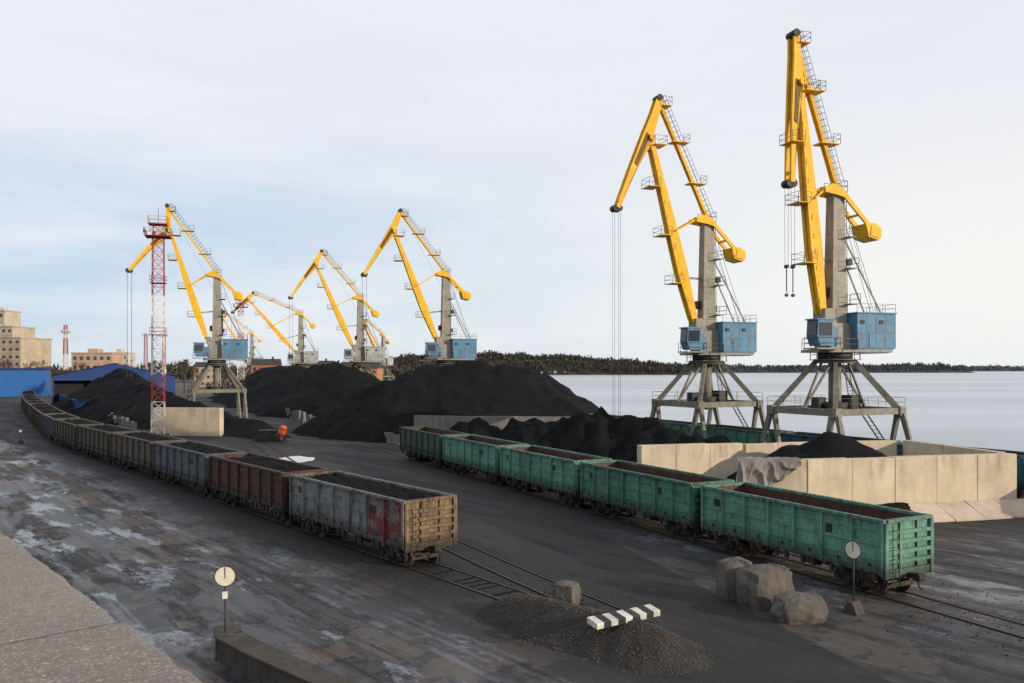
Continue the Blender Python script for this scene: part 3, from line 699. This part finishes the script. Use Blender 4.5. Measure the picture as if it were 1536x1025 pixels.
mast(-178,405,27,2,1.2,((10,1),(99,0)),'distant thin lattice mast behind the blue shed',((26,1.6),),t1=.18,t2=.1)
mast(-172,412,27,2,1.2,((10,1),(99,0)),'distant thin lattice mast behind the blue shed',((26,1.6),),t1=.18,t2=.1)

# ---------------------------------------------------------------- walls
def wall(pts,h,th,label,mat=CONC,panel=2.9,jz=.03,group='concrete bay walls'):
    b=MB()
    for (x0,y0),(x1,y1) in zip(pts[:-1],pts[1:]):
        Ls=math.hypot(x1-x0,y1-y0); n_=max(1,round(Ls/panel)); a=math.atan2(y1-y0,x1-x0)
        for i in range(n_):
            t=(i+.5)/n_; hh=h+random.uniform(-jz,jz)
            b.box((lerp(x0,x1,t)+random.uniform(-.008,.008),lerp(y0,y1,t)+random.uniform(-.015,.015),hh/2-.1),(Ls/n_-.022,th,hh+.2),0,a+random.uniform(-.003,.003))
    o=b.obj('concrete_wall',[mat],bevel=.03); top(o,label,'wall',group); return o
wall([(14.9,54.55),(19.2,54.75),(35.3,58.85)],4.1,.85,'tall stained concrete panel wall with sloped footing',panel=3.4)
wall([(35.1,59.7),(33.2,70.2)],4.1,.7,'concrete end wall of the storage bay',panel=3.4)
wall([(32.4,70.6),(24.5,69.0),(18.8,67.6)],4.0,.7,'rear concrete wall of the storage bay',panel=3.4)
wall([(9.8,64.2),(18.3,66.8)],4.15,.8,'stained concrete wall beside the green wagons',panel=3.0)
wall([(-13.5,115),(-2,113.4),(9.6,112.6)],3.6,.5,'low grey concrete wall below the largest heap',concrete('grey_concrete',(.22,.21,.20),.6))
wall([(-54.2,126.5),(-43.4,124.6)],4.2,1.2,'high concrete wall behind the lattice mast',group='concrete walls by the mast',panel=5.5)
b=MB()
dv=Vector((35.3-19.2,58.7-54.6)).normalized(); nv_=Vector((dv.y,-dv.x)); t=0
for i in range(8):
    a=Vector((19.2,54.6))+dv*(i*2.45+.0)+nv_*.33; c=a+dv*2.42; ex=random.uniform(-.08,.08); hz=.95+random.uniform(-.06,.06)
    vs=[(a.x,a.y,0),(c.x,c.y,0),(c.x+nv_.x*(1.9+ex),c.y+nv_.y*(1.9+ex),0),(a.x+nv_.x*(1.9+ex),a.y+nv_.y*(1.9+ex),0),(a.x,a.y,hz),(c.x,c.y,hz),(c.x+nv_.x*(1.9+ex),c.y+nv_.y*(1.9+ex),.14),(a.x+nv_.x*(1.9+ex),a.y+nv_.y*(1.9+ex),.14)]
    b.add(vs,[(0,3,2,1),(4,5,6,7),(0,1,5,4),(1,2,6,5),(2,3,7,6),(3,0,4,7)])
top(b.obj('wall_footing',[CONC2],bevel=.03),'sloped concrete footing slabs along the bay wall','footing')
b=MB(); nx,ny=110,60
for j in range(ny+1):
    for i in range(nx+1):
        s_=i/nx; q=j/ny
        hang=3.5-3.1*max(0,(s_-.1)/.9)**.9
        dl=q*(hang+.9); spread=-.8*q*(1-s_)
        x=14.8+3.9*s_+spread
        ph=s_*17-q*5.5+2.2*noise.noise(Vector((s_*3,q*2,4)))
        fold=.28*(1-abs(math.sin(ph)))**1.5+.14*noise.noise(Vector((s_*9+q*4,q*4,1)))+.05*noise.noise(Vector((s_*26,q*14,1)))
        if dl<.9: y=54.95-dl; z=4.26+.08*noise.noise(Vector((x*2.2,dl*2,0)))
        else: y=53.96-max(0,fold)*min(1,(dl-.9)*1.4)-.06-.2*(dl-.9); z=4.24-(dl-.9)*.97
        b.v.append((x,y,z))
for j in range(ny):
    for i in range(nx):
        k=j*(nx+1)+i; b.f.append([k,k+1,k+nx+2,k+nx+1]); b.m.append(0); b.sm.append(True)
top(b.obj('tarpaulin',[TARP]),'wrinkled grey tarpaulin draped over the concrete wall','tarpaulin')

bb=MB(); bb.prism([(-1.45,0),(1.45,0),(1.45,1.25),(-1.45,1.3)],-.22,.22); bb.prism([(-1.45,0),(1.45,0),(1.45,.3),(-1.45,.3)],-.4,.4); bm_=bb.mesh('concrete_barrier'); bm_.materials.append(concrete('barrier_concrete',(.19,.18,.17),.7))
def barriers(pts,n_,lab,sc=1.0):
    at_,T_=path_sample(pts,1)
    for i in range(n_):
        p,d=at_(T_*(i+.5)/n_); o=mkobj('concrete_barrier',bm_,None,(p.x+random.uniform(-.25,.25),p.y,-.02),math.atan2(d.y,d.x)+random.uniform(-.12,.12)); o.scale=(1,1,sc*random.uniform(.8,1.15))
        o.rotation_euler[0]=random.uniform(-.1,.1); top(o,lab,'barrier','concrete barriers along the heaps')
barriers([(-14.8,110.5),(-22,122),(-32,140)],11,'leaning dirty concrete barrier at the foot of a coal heap',1.2)
barriers([(-34,146),(-50,180),(-66,215),(-88,272)],26,'leaning dirty concrete barrier at the foot of a coal heap',1.5)
barriers([(-58,128),(-72,150),(-80,165)],12,'leaning dirty concrete barrier at the foot of a coal heap',1.5)

# ---------------------------------------------------------------- foreground things
def boulder(x,y,dx,dy,h,rz,seed,label,rd=.5):
    n_=22
    bm=bmesh.new(); bmesh.ops.create_cube(bm,size=2); bmesh.ops.subdivide_edges(bm,edges=bm.edges,cuts=n_,use_grid_fill=True)
    for v in bm.verts:
        c=v.co.copy(); s_=c.normalized()*1.26; q=c.lerp(s_,rd); sv=Vector((seed,0,0))
        q+=c.normalized()*(.15*noise.noise(c*.9+sv)+.07*noise.fractal(c*2.4+sv,.8,2,4)+.018*noise.noise(c*11+sv))
        v.co=Vector((q.x*dx/1.95,q.y*dy/1.95,(q.z+.85)*h/1.85))
    me=bpy.data.meshes.new('concrete_block'); bm.to_mesh(me); bm.free()
    for p in me.polygons: p.use_smooth=True
    me.materials.append(CONCD); o=mkobj('concrete_block',me,None,(x,y,-.02),rz); top(o,label,'concrete block','weathered concrete blocks in the yard')
boulder(10.85,35.7,2.0,1.5,1.6,.35,1,'large weathered grey concrete block beside the green wagon')
boulder(9.85,36.9,1.35,1.3,1.6,.1,5,'weathered grey concrete block behind another')
boulder(11.5,33.5,1.8,1.2,1.0,.1,9,'low rounded concrete block on the asphalt',.6)
boulder(2.35,35.9,.95,.9,.9,-.5,13,'small weathered concrete block near the gravel pile',.35)
r=empty('buffer_stop',(4.05,30.3,0),math.atan2(1.4,2.75)); 
b=MB()
for i in range(9): b.b2(-1.38+i*.307,-1.38+(i+1)*.307-.006,-.33+random.uniform(-.012,.012),.33,1.02,1.24+random.uniform(-.008,.008),0 if i%2==0 else 1)
b.b2(-1.37,1.37,-.31,.31,1.025,1.22,1)
o=b.obj('striped_beam',[WHITE,BLACK],r,bevel=.012); o.rotation_euler=(R(6),R(-2.5),0)
for xx in (-.65,.65):
    b=MB(); b.b2(xx-.1,xx+.1,-.1,.1,0,1.0); b.beam((xx,.05,.85),(xx,1.4,.1),.12,.12); b.obj('support_post',[STEEL],r)
top(r,'black and white striped buffer beam on the gravel pile','buffer stop')
def sign(x,y,zc,rad,fac,label,plate=False):
    r=empty('round_sign',(x,y,0),fac)
    b=MB(); b.cyl((0,-.03,zc),(0,-.05,zc),rad,n=32); b.obj('sign_disc',[CREAM],r)
    b=MB(); 
    for i in range(32):
        a,c=2*math.pi*i/32,2*math.pi*(i+1)/32; b.beam((rad*math.cos(a),-.04,zc+rad*math.sin(a)),(rad*math.cos(c),-.04,zc+rad*math.sin(c)),.035,.03)
    b.obj('sign_rim',[DARK],r)
    b=MB(); b.cyl((0,0,0),(0,0,zc+rad*.9),.035,n=10); b.beam((0,-.04,zc-rad*.2),(0,-.055,zc+rad*.9),.05,.02); b.obj('pole',[DARK],r)
    b=MB(); b.prism([(-.35,0),(.35,0),(.12,.5),(-.12,.5)],-.3,.3); b.obj('pole_base',[CONCK],r,bevel=.02)
    if plate:
        b=MB(); b.b2(-.09,.09,-.07,-.045,2.05,2.3); b.obj('sign_plate',[WHITE],r)
    top(r,label,'sign','round signs on poles')
sign(-10.05,29.2,2.83,.35,.25,'round cream sign on a thin pole with small plate',True)
sign(14.1,34.4,2.62,.36,-.95,'round cream sign on a pole beside the green wagon')
sign(-66,112,1.7,.2,.3,'small round sign on a pole beside the road')
b=MB(); kp=[(-10.3,30.1),(-9.9,29.1),(-8.4,27.5),(-5.8,25.1),(-2.7,22.3)]
for a,c in zip(kp[:-1],kp[1:]):
    b.beam((a[0],a[1],.36),(c[0],c[1],.36),.8,.76); b.beam((a[0],a[1],.79),(c[0],c[1],.79),.95,.1)
top(b.obj('retaining_kerb',[CONCK],bevel=.02),'low dark concrete retaining kerb','kerb')
pd=Vector((-.657,.754)); pn=Vector((-.754,-.657)); p0=Vector((-1.19,3.2))
def slabmesh(s0,s1,z0,z1,n0,n1,res=.03,rough_=.012):
    b=MB(); na=int((s1-s0)/res); nb=36
    ws=[n0+(n1-n0)*(k/nb)**2 for k in range(nb+1)]
    for i in range(na+1):
        s_=s0+(s1-s0)*i/na
        edge=.02*noise.fractal(Vector((s_*3,0,2)),1,2,4)
        for k,w_ in enumerate(ws):
            q=p0+pd*s_+pn*(w_+edge*(1-k/nb)); drop=.012*math.exp(-(w_-n0)/.015) if k<6 else 0
            b.v.append((q.x,q.y,z1-drop+rough_*.35*noise.noise(Vector((q.x*14,q.y*14,0)))+.004*noise.noise(Vector((q.x*45,q.y*45,0)))))
    for i in range(na):
        for k in range(nb):
            c=i*(nb+1)+k; b.f.append([c,c+1,c+nb+2,c+nb+1]); b.m.append(0); b.sm.append(True)
    o=len(b.v)
    for i in range(na+1):
        s_=s0+(s1-s0)*i/na; q=p0+pd*s_+pn*(n0+.02*noise.fractal(Vector((s_*3,0,2)),1,2,4)); b.v.append((q.x,q.y,z0))
    for i in range(na): b.f.append([i*(nb+1),(i+1)*(nb+1),o+i+1,o+i]); b.m.append(0); b.sm.append(False)
    for i in (0,na):
        base_=i*(nb+1); q=p0+pd*(s0+(s1-s0)*i/na)+pn*n1; b.v.append((q.x,q.y,z0)); b.f.append([base_+k for k in range(nb+1)]+[len(b.v)-1,o+i]); b.m.append(0); b.sm.append(False)
    return b
top(slabmesh(-3,.99,8.72,8.905,0,3.2).obj('parapet',[PARA]),'rough granular concrete parapet slab with joint','parapet','parapet slabs')
top(slabmesh(1.005,7,8.72,8.90,0.0,3.2).obj('parapet',[PARA]),'rough granular concrete parapet slab with joint','parapet','parapet slabs')
b=MB()
a=p0-pd*3+pn*.14;c=p0+pd*7+pn*.14; q=[a,c,c+pn*2.8,a+pn*2.8]
b.add([(k.x,k.y,0) for k in q]+[(k.x,k.y,8.716) for k in q],[(0,3,2,1),(4,5,6,7),(0,1,5,4),(1,2,6,5),(2,3,7,6),(3,0,4,7)])
top(b.obj('building_wall',[CONC]),'plain concrete wall below the parapet','wall')
r=empty('concrete_mixer',(-31.9,115,0),.5)
b=MB(); b.cyl((0,0,.7),(.25,0,1.6),.38,.62,n=16); b.cyl((.25,0,1.6),(.5,0,2.2),.62,.36,n=16); b.cyl((.5,0,2.18),(.52,0,2.22),.30,n=16,m=1); b.obj('mixer_drum',[ORANGE,DARK],r)
b=MB(); 
for sx in (-1,1):
    for sy in (-1,1): b.beam((sx*.2,sy*.2,1.2),(sx*.8,sy*.6,0),.1,.1)
b.beam((-.8,.6,.2),(.8,.6,.2),.1,.1); b.beam((-.8,-.6,.2),(.8,-.6,.2),.1,.1); b.box((-.5,0,.5),(.6,.7,.8)); b.obj('mixer_frame',[DARK],r)
top(r,'orange concrete mixer drum standing on dark yard','concrete mixer')
b=MB(); b.box((0,0,.7),(2.2,1.6,1.4),0); b.box((0,0,1.45),(2.4,1.8,.1),1); b.box((-.4,-.82,.7),(.8,.04,1.0),1); b.box((1.5,.1,.35),(.8,1.0,.7),1,.3,.05); b.box((-1.5,.0,.3),(.9,.8,.6),0,.2,.05)
top(b.obj('equipment_box',[DARK,DARK],None,(-34.2,116.5,0),.3),'small dark equipment box beside the orange mixer','equipment box')

# ---------------------------------------------------------------- buildings
def building(x,y,w,d,h,floors,cols_,col,rz,label,roof='flat',wins=True,z0=0,name='building',mat=None):
    M=mat or concrete('facade',col,.3,.6,tuple(k*.5 for k in col)); r=empty(name,(x,y,z0),rz)
    b=MB(); b.b2(-w/2,w/2,-d/2,d/2,0,h)
    if floors>3:
        for f in range(1,floors): b.b2(-w/2-.12,w/2+.12,-d/2-.12,-d/2,h*f/floors-.15,h*f/floors+.15)
    b.obj('wall',[M],r)
    b=MB()
    if roof=='flat': b.b2(-w/2-.3,w/2+.3,-d/2-.3,d/2+.3,h,h+.6); b.b2(-w*.2,w*.05,-d*.2,d*.2,h+.6,h+2.4); b.beam((w*.3,0,h),(w*.3,0,h+3.5),.12,.12)
    elif roof=='strip': b.b2(-w/2-.3,w/2+.3,-d/2-.3,d/2+.3,h,h+.7)
    else:
        b.add([(-w/2-.4,-d/2-.4,h),(w/2+.4,-d/2-.4,h),(w/2+.4,d/2+.4,h),(-w/2-.4,d/2+.4,h),(-w/2-.4,0,h+d*.3),(w/2+.4,0,h+d*.3)],[(0,3,2,1),(0,1,5,4),(2,3,4,5),(0,4,3),(1,2,5)])
        b.b2(w*.2,w*.2+.8,-.4,.4,h+d*.15,h+d*.3+1)
    b.obj('roof',[DARK if roof=='gable' else (SHEDR if roof=='strip' else M)],r)
    if wins:
        wb_=MB(); ww=w/cols_*.45; wh=h/floors*.38; wb_.b2(-ww/2,ww/2,-.05,.05,-wh/2,wh/2); wm=wb_.mesh('window'); wm.materials.append(GLASS)
        for f in range(floors):
            for c_ in range(cols_): mkobj('window',wm,r,(-w/2+w*(c_+.5)/cols_,-d/2-.02,h*(f+.5)/floors))
    top(r,label,'building')
building(-247,400,40,22,24.2,7,12,(.42,.35,.27),-.1,'beige multi-storey concrete building with stepped top')
building(-253,408,30,16,30,8,10,(.40,.35,.28),-.1,'taller beige tower block of the stepped building')
building(-257,418,14,12,38.5,9,4,(.44,.39,.32),-.1,'tall beige lift tower of the stepped building')
building(-196,395,18,16,17,4,6,(.44,.32,.24),.1,'tan four-storey building among bare trees')
building(-206,440,10,12,18,4,3,(.50,.48,.45),.1,'white building among bare trees')
building(-190,300,40,14,9.6,1,8,None,.35,'large blue metal warehouse beside the road','strip',False,mat=SHEDB)
for px,tw,h,dd,c_,rf in ((-112,12,14.2,380,(.36,.15,.09),'g'),(-101,9,14.6,400,(.45,.42,.37),'f'),(-90,13,13.5,390,(.4,.18,.11),'g'),(-76,9,13,395,(.45,.43,.4),'g'),(-64,11,12.6,370,(.38,.18,.1),'g')):
    building(px,dd,tw,9,h-2.4,3,4,c_,random.uniform(-.2,.2),'distant town house with pitched roof' if rf=='g' else 'distant flat-roofed town house','gable' if rf=='g' else 'flat')
building(-168,460,12,9,11,3,4,(.45,.36,.28),.1,'small beige town house behind the masts','gable')
r=empty('storage_shed',(-107,226,0),.38); W2,D2,he,hr=14.5,9,8.2,11.4
b=MB(); b.b2(-W2,-W2+.3,-D2,D2,0,he); b.b2(W2-.3,W2,-D2,D2,0,he); b.b2(-W2+.3,W2-.3,D2-.3,D2,0,he)
b.prism([(-W2,he-1.2),(W2,he-1.2),(W2,he),(0,hr),(-W2,he)],-D2-.02,-D2+.3); b.b2(-5.5,W2-.3,-D2,-D2+.3,0,he-1.2); b.b2(-W2+.3,-5.5,-D2+2.5,-D2+2.7,0,he-.2,1); b.obj('wall',[SHED,SHADE],r)  # set-back black panel in the opening stands for interior shade
b=MB(); b.add([(-W2-.5,-D2-.6,he+.05),(0,-D2-.6,hr+.15),(W2+.5,-D2-.6,he+.05),(-W2-.5,D2+.6,he+.05),(0,D2+.6,hr+.15),(W2+.5,D2+.6,he+.05)],[(0,1,4,3),(1,2,5,4)])
b.obj('roof',[SHEDR],r); top(r,'blue metal storage shed with open dark end','shed')

# ---------------------------------------------------------------- trees
BARK=rocky('bark_brown',(.085,.06,.045),(.06,.045,.035),3); TWIG=rocky('twig_brown',(.12,.08,.055),(.08,.06,.04),3)
def tree_meshes(seed,H):
    rnd=random.Random(seed); tb,cb_=MB(),MB()
    def br(p,d,l,r,dep):
        q=p+d*l; (tb if dep<2 else cb_).cyl(p,q,r,r*.62,n=6 if dep<2 else 3)
        if dep>=5: return
        for k in range(3 if dep<4 else 4):
            dd=(d+Vector((rnd.uniform(-.75,.75),rnd.uniform(-.75,.75),rnd.uniform(-.1,.45)))).normalized()
            br(p.lerp(q,rnd.uniform(.55,1)),dd,l*rnd.uniform(.6,.8),max(r*.55,.035),dep+1)
    br(Vector((0,0,0)),Vector((0,0,1)),H*.3,H*.016,0)
    a,c=tb.mesh('trunk'),cb_.mesh('crown'); a.materials.append(BARK); c.materials.append(TWIG); return a,c
TM=[tree_meshes(i,17) for i in range(3)]
for i in range(26):
    a,c=TM[i%3]; x=-222+i*3.2+random.uniform(-1.5,1.5); y=360+random.uniform(-20,30); s_=random.uniform(.75,1.15)
    if i>13: x=-172+(i-13)*9+random.uniform(-3,3)
    t=mkobj('bare_tree',a,None,(x,y,0),random.uniform(0,6)); t.scale=(s_,s_,s_); mkobj('crown',c,t)
    top(t,'leafless brown deciduous tree near the town','tree','bare trees near the town')
FG1=rocky('conifer_green',(.036,.046,.034),(.052,.056,.042),1,.95,.2,.1,(.022,.03,.023),.05); FG2=rocky('brown_wood',(.085,.07,.060),(.065,.056,.05),1,.95,.2,.1,None,.05)
FG3=rocky('hazy_conifer',(.065,.08,.088),(.08,.093,.10),1,.95,.2,.1,(.055,.068,.078),.05); FG4=rocky('hazy_blue_wood',(.10,.13,.165),(.115,.145,.18),1,.95,.2,.1,(.09,.12,.155),.05)  # aerial haze painted into these tree colours, paler and bluer with distance
def wood(x0,y0,x1,y1,wd,n_,h0,h1,zf,label,mats=(FG1,FG2),pc=.6,wide=1.0):
    b=MB()
    for i in range(n_):
        t=random.random(); off=random.uniform(0,wd); x=lerp(x0,x1,t); y=lerp(y0,y1,t)+off; z=zf(t)*min(1,off/(wd*.5)); h=random.uniform(h0,h1)*(.8+.5*noise.noise(Vector((x*.03,y*.03,0))))
        if random.random()<pc+.6*noise.noise(Vector((x*.015,y*.02,7))):
            r_=h*.14*wide
            for k in range(3):
                zb=z+h*(.12+.26*k); rr=r_*(1-.27*k); n6=6; a0=random.random()*6
                vs=[(x+rr*random.uniform(.7,1.25)*math.cos(a0+q*math.pi/3),y+rr*math.sin(a0+q*math.pi/3),zb+random.uniform(-.5,.5)) for q in range(n6)]+[(x,y,min(z+h,zb+h*.45))]
                b.add(vs,[(q,(q+1)%n6,n6) for q in range(n6)],0)
        else:
            r_=h*.2*wide
            for k in range(8):
                cx_,cy_,cz_=x+random.uniform(-r_,r_),y+random.uniform(-r_,r_),z+h*random.uniform(.25,.85); q=r_*random.uniform(.4,.8)
                vs=[(cx_+random.uniform(-q,q),cy_+random.uniform(-q,q),cz_+random.uniform(-q,q)*1.4) for _ in range(5)]
                b.add(vs,[(0,1,2),(0,2,3),(1,2,4),(3,4,0),(1,3,4)],1)
    top(b.obj('distant_wood',list(mats)),label,'wood',kind='stuff')
hill_m=rocky('hill_ground',(.07,.062,.05),(.09,.08,.066),.05); hill_h=plain('hazy_hill_ground',(.10,.125,.155)); hill_f=plain('hazy_shore_ground',(.075,.085,.09))  # far hill and shore colours carry painted haze as well
def hills(x0,y0,x1,y1,wd,zf,label,mt):
    b=MB(); n_=40
    for i in range(n_+1):
        t=i/n_; x=lerp(x0,x1,t); y=lerp(y0,y1,t)
        for off,k in ((-4,-3),(2,.0),(wd*.5,1),(wd,1),(wd*1.6,0)):
            b.v.append((x,y+off,zf(t)*k if k>=0 else -3))
    for i in range(n_):
        for k in range(4): q=i*5+k; b.f.append([q,q+1,q+6,q+5]); b.m.append(0); b.sm.append(True)
    top(b.obj('hills',[mt]),label,'hill',kind='structure')
z1=lambda t: 27*max(0,math.sin(math.pi*min(1,.26+t*.68)))**1.2*(1+.08*math.sin(t*23))+1.5
hills(-230,1500,320,1480,120,z1,'low wooded headland across the lake',hill_m); wood(-230,1500,320,1480,130,4200,9,17,z1,'mixed conifer and bare wood on the headland',pc=.6)
z2=lambda t: 9+4*math.sin(t*9)-2*t
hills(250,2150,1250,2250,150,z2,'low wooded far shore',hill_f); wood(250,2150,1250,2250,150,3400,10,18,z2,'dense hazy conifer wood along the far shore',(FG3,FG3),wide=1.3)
z3=lambda t: 8+2*math.sin(t*7)
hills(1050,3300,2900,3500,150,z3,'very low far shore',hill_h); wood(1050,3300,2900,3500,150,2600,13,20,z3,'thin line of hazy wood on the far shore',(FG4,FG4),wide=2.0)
z4=lambda t: 2
wood(-560,560,-60,640,60,1500,9,15,z4,'mixed bare and conifer wood behind the town',pc=.3)
for i in range(9):
    x=-10+i*13+random.uniform(-4,4); b=MB(); w=random.uniform(5,9); b.b2(-w/2,w/2,-3,3,0,4); b.add([(-w/2-.3,-3.3,4),(w/2+.3,-3.3,4),(w/2+.3,3.3,4),(-w/2-.3,3.3,4),(-w/2-.3,0,6.3),(w/2+.3,0,6.3)],[(0,3,2,1),(0,1,5,4),(2,3,4,5),(0,4,3),(1,2,5)],1); b.b2(-w*.2,w*.1,-3.05,-3,1,3,2)
    top(b.obj('cottage',[WHITE,DARK,GLASS],None,(x,1494,1.5),random.uniform(-.3,.3)),'small white lakeside cottage with dark roof','house','cottages on the far shore')

# ---------------------------------------------------------------- world & sun
sundir=Vector((.88,-.47,0)).normalized(); el=R(15)
wd_=bpy.data.worlds.new('World'); scene.world=wd_; wd_.use_nodes=True; nt=wd_.node_tree; nt.nodes.clear()
sky=N(nt,'ShaderNodeTexSky',sky_type='NISHITA'); sky.sun_disc=False; sky.sun_elevation=el; sky.sun_rotation=math.atan2(sundir.x,sundir.y)
bg1=N(nt,'ShaderNodeBackground'); bg1.inputs[1].default_value=.1; L(nt,sky.outputs[0],bg1.inputs[0])
tc=N(nt,'ShaderNodeTexCoord'); sp=N(nt,'ShaderNodeSeparateXYZ'); L(nt,tc.outputs['Generated'],sp.inputs[0])
rx=mrange(nt,sp.outputs[0],-.40,.50); zz=mrange(nt,sp.outputs[2],.08,.36)
cA=mix(nt,rx,(.55,.70,.86),(1.0,.99,.95)); cC=mix(nt,zz,cA,(.85,.87,.94))
lowz=mrange(nt,sp.outputs[2],-.02,.09,1,0); cC=mix(nt,math_(nt,'MULTIPLY',lowz,.55),cC,(.83,.88,.91))
mp=N(nt,'ShaderNodeMapping'); mp.inputs['Scale'].default_value=(1.2,1.2,7.0); mp.inputs['Rotation'].default_value=(.14,.12,0); L(nt,tc.outputs['Generated'],mp.inputs[0])
cn=noiseN(nt,mp.outputs[0],1.6,9,.6); cC=mix(nt,math_(nt,'MULTIPLY',ramp(nt,cn,.44,.68),.65),cC,(.95,.96,.985))
bg2=N(nt,'ShaderNodeBackground'); L(nt,cC,bg2.inputs[0]); bg2.inputs[1].default_value=1.0
ms=N(nt,'ShaderNodeMixShader'); ms.inputs[0].default_value=.92; L(nt,bg1.outputs[0],ms.inputs[1]); L(nt,bg2.outputs[0],ms.inputs[2])
wo=N(nt,'ShaderNodeOutputWorld'); L(nt,ms.outputs[0],wo.inputs[0])
sl=bpy.data.lights.new('sun','SUN'); sl.energy=4.4; sl.angle=R(.5); sl.color=(1,.84,.64)
so=bpy.data.objects.new('sun',sl); COL.objects.link(so)
dirv=-(sundir*math.cos(el)+Vector((0,0,math.sin(el)))); so.rotation_euler=dirv.to_track_quat('-Z','Y').to_euler(); so.location=(60,-40,60)

cam=bpy.data.cameras.new('camera'); cam.sensor_width=36; cam.lens=36*1250/1536; cam.shift_y=40.5/1536; cam.clip_end=20000; cam.clip_start=.1
co=bpy.data.objects.new('camera',cam); COL.objects.link(co); co.location=(0,0,10.1); co.rotation_euler=(math.pi/2,0,0); scene.camera=co
scene.view_settings.view_transform='Standard'; scene.view_settings.look='None'; scene.view_settings.exposure=0
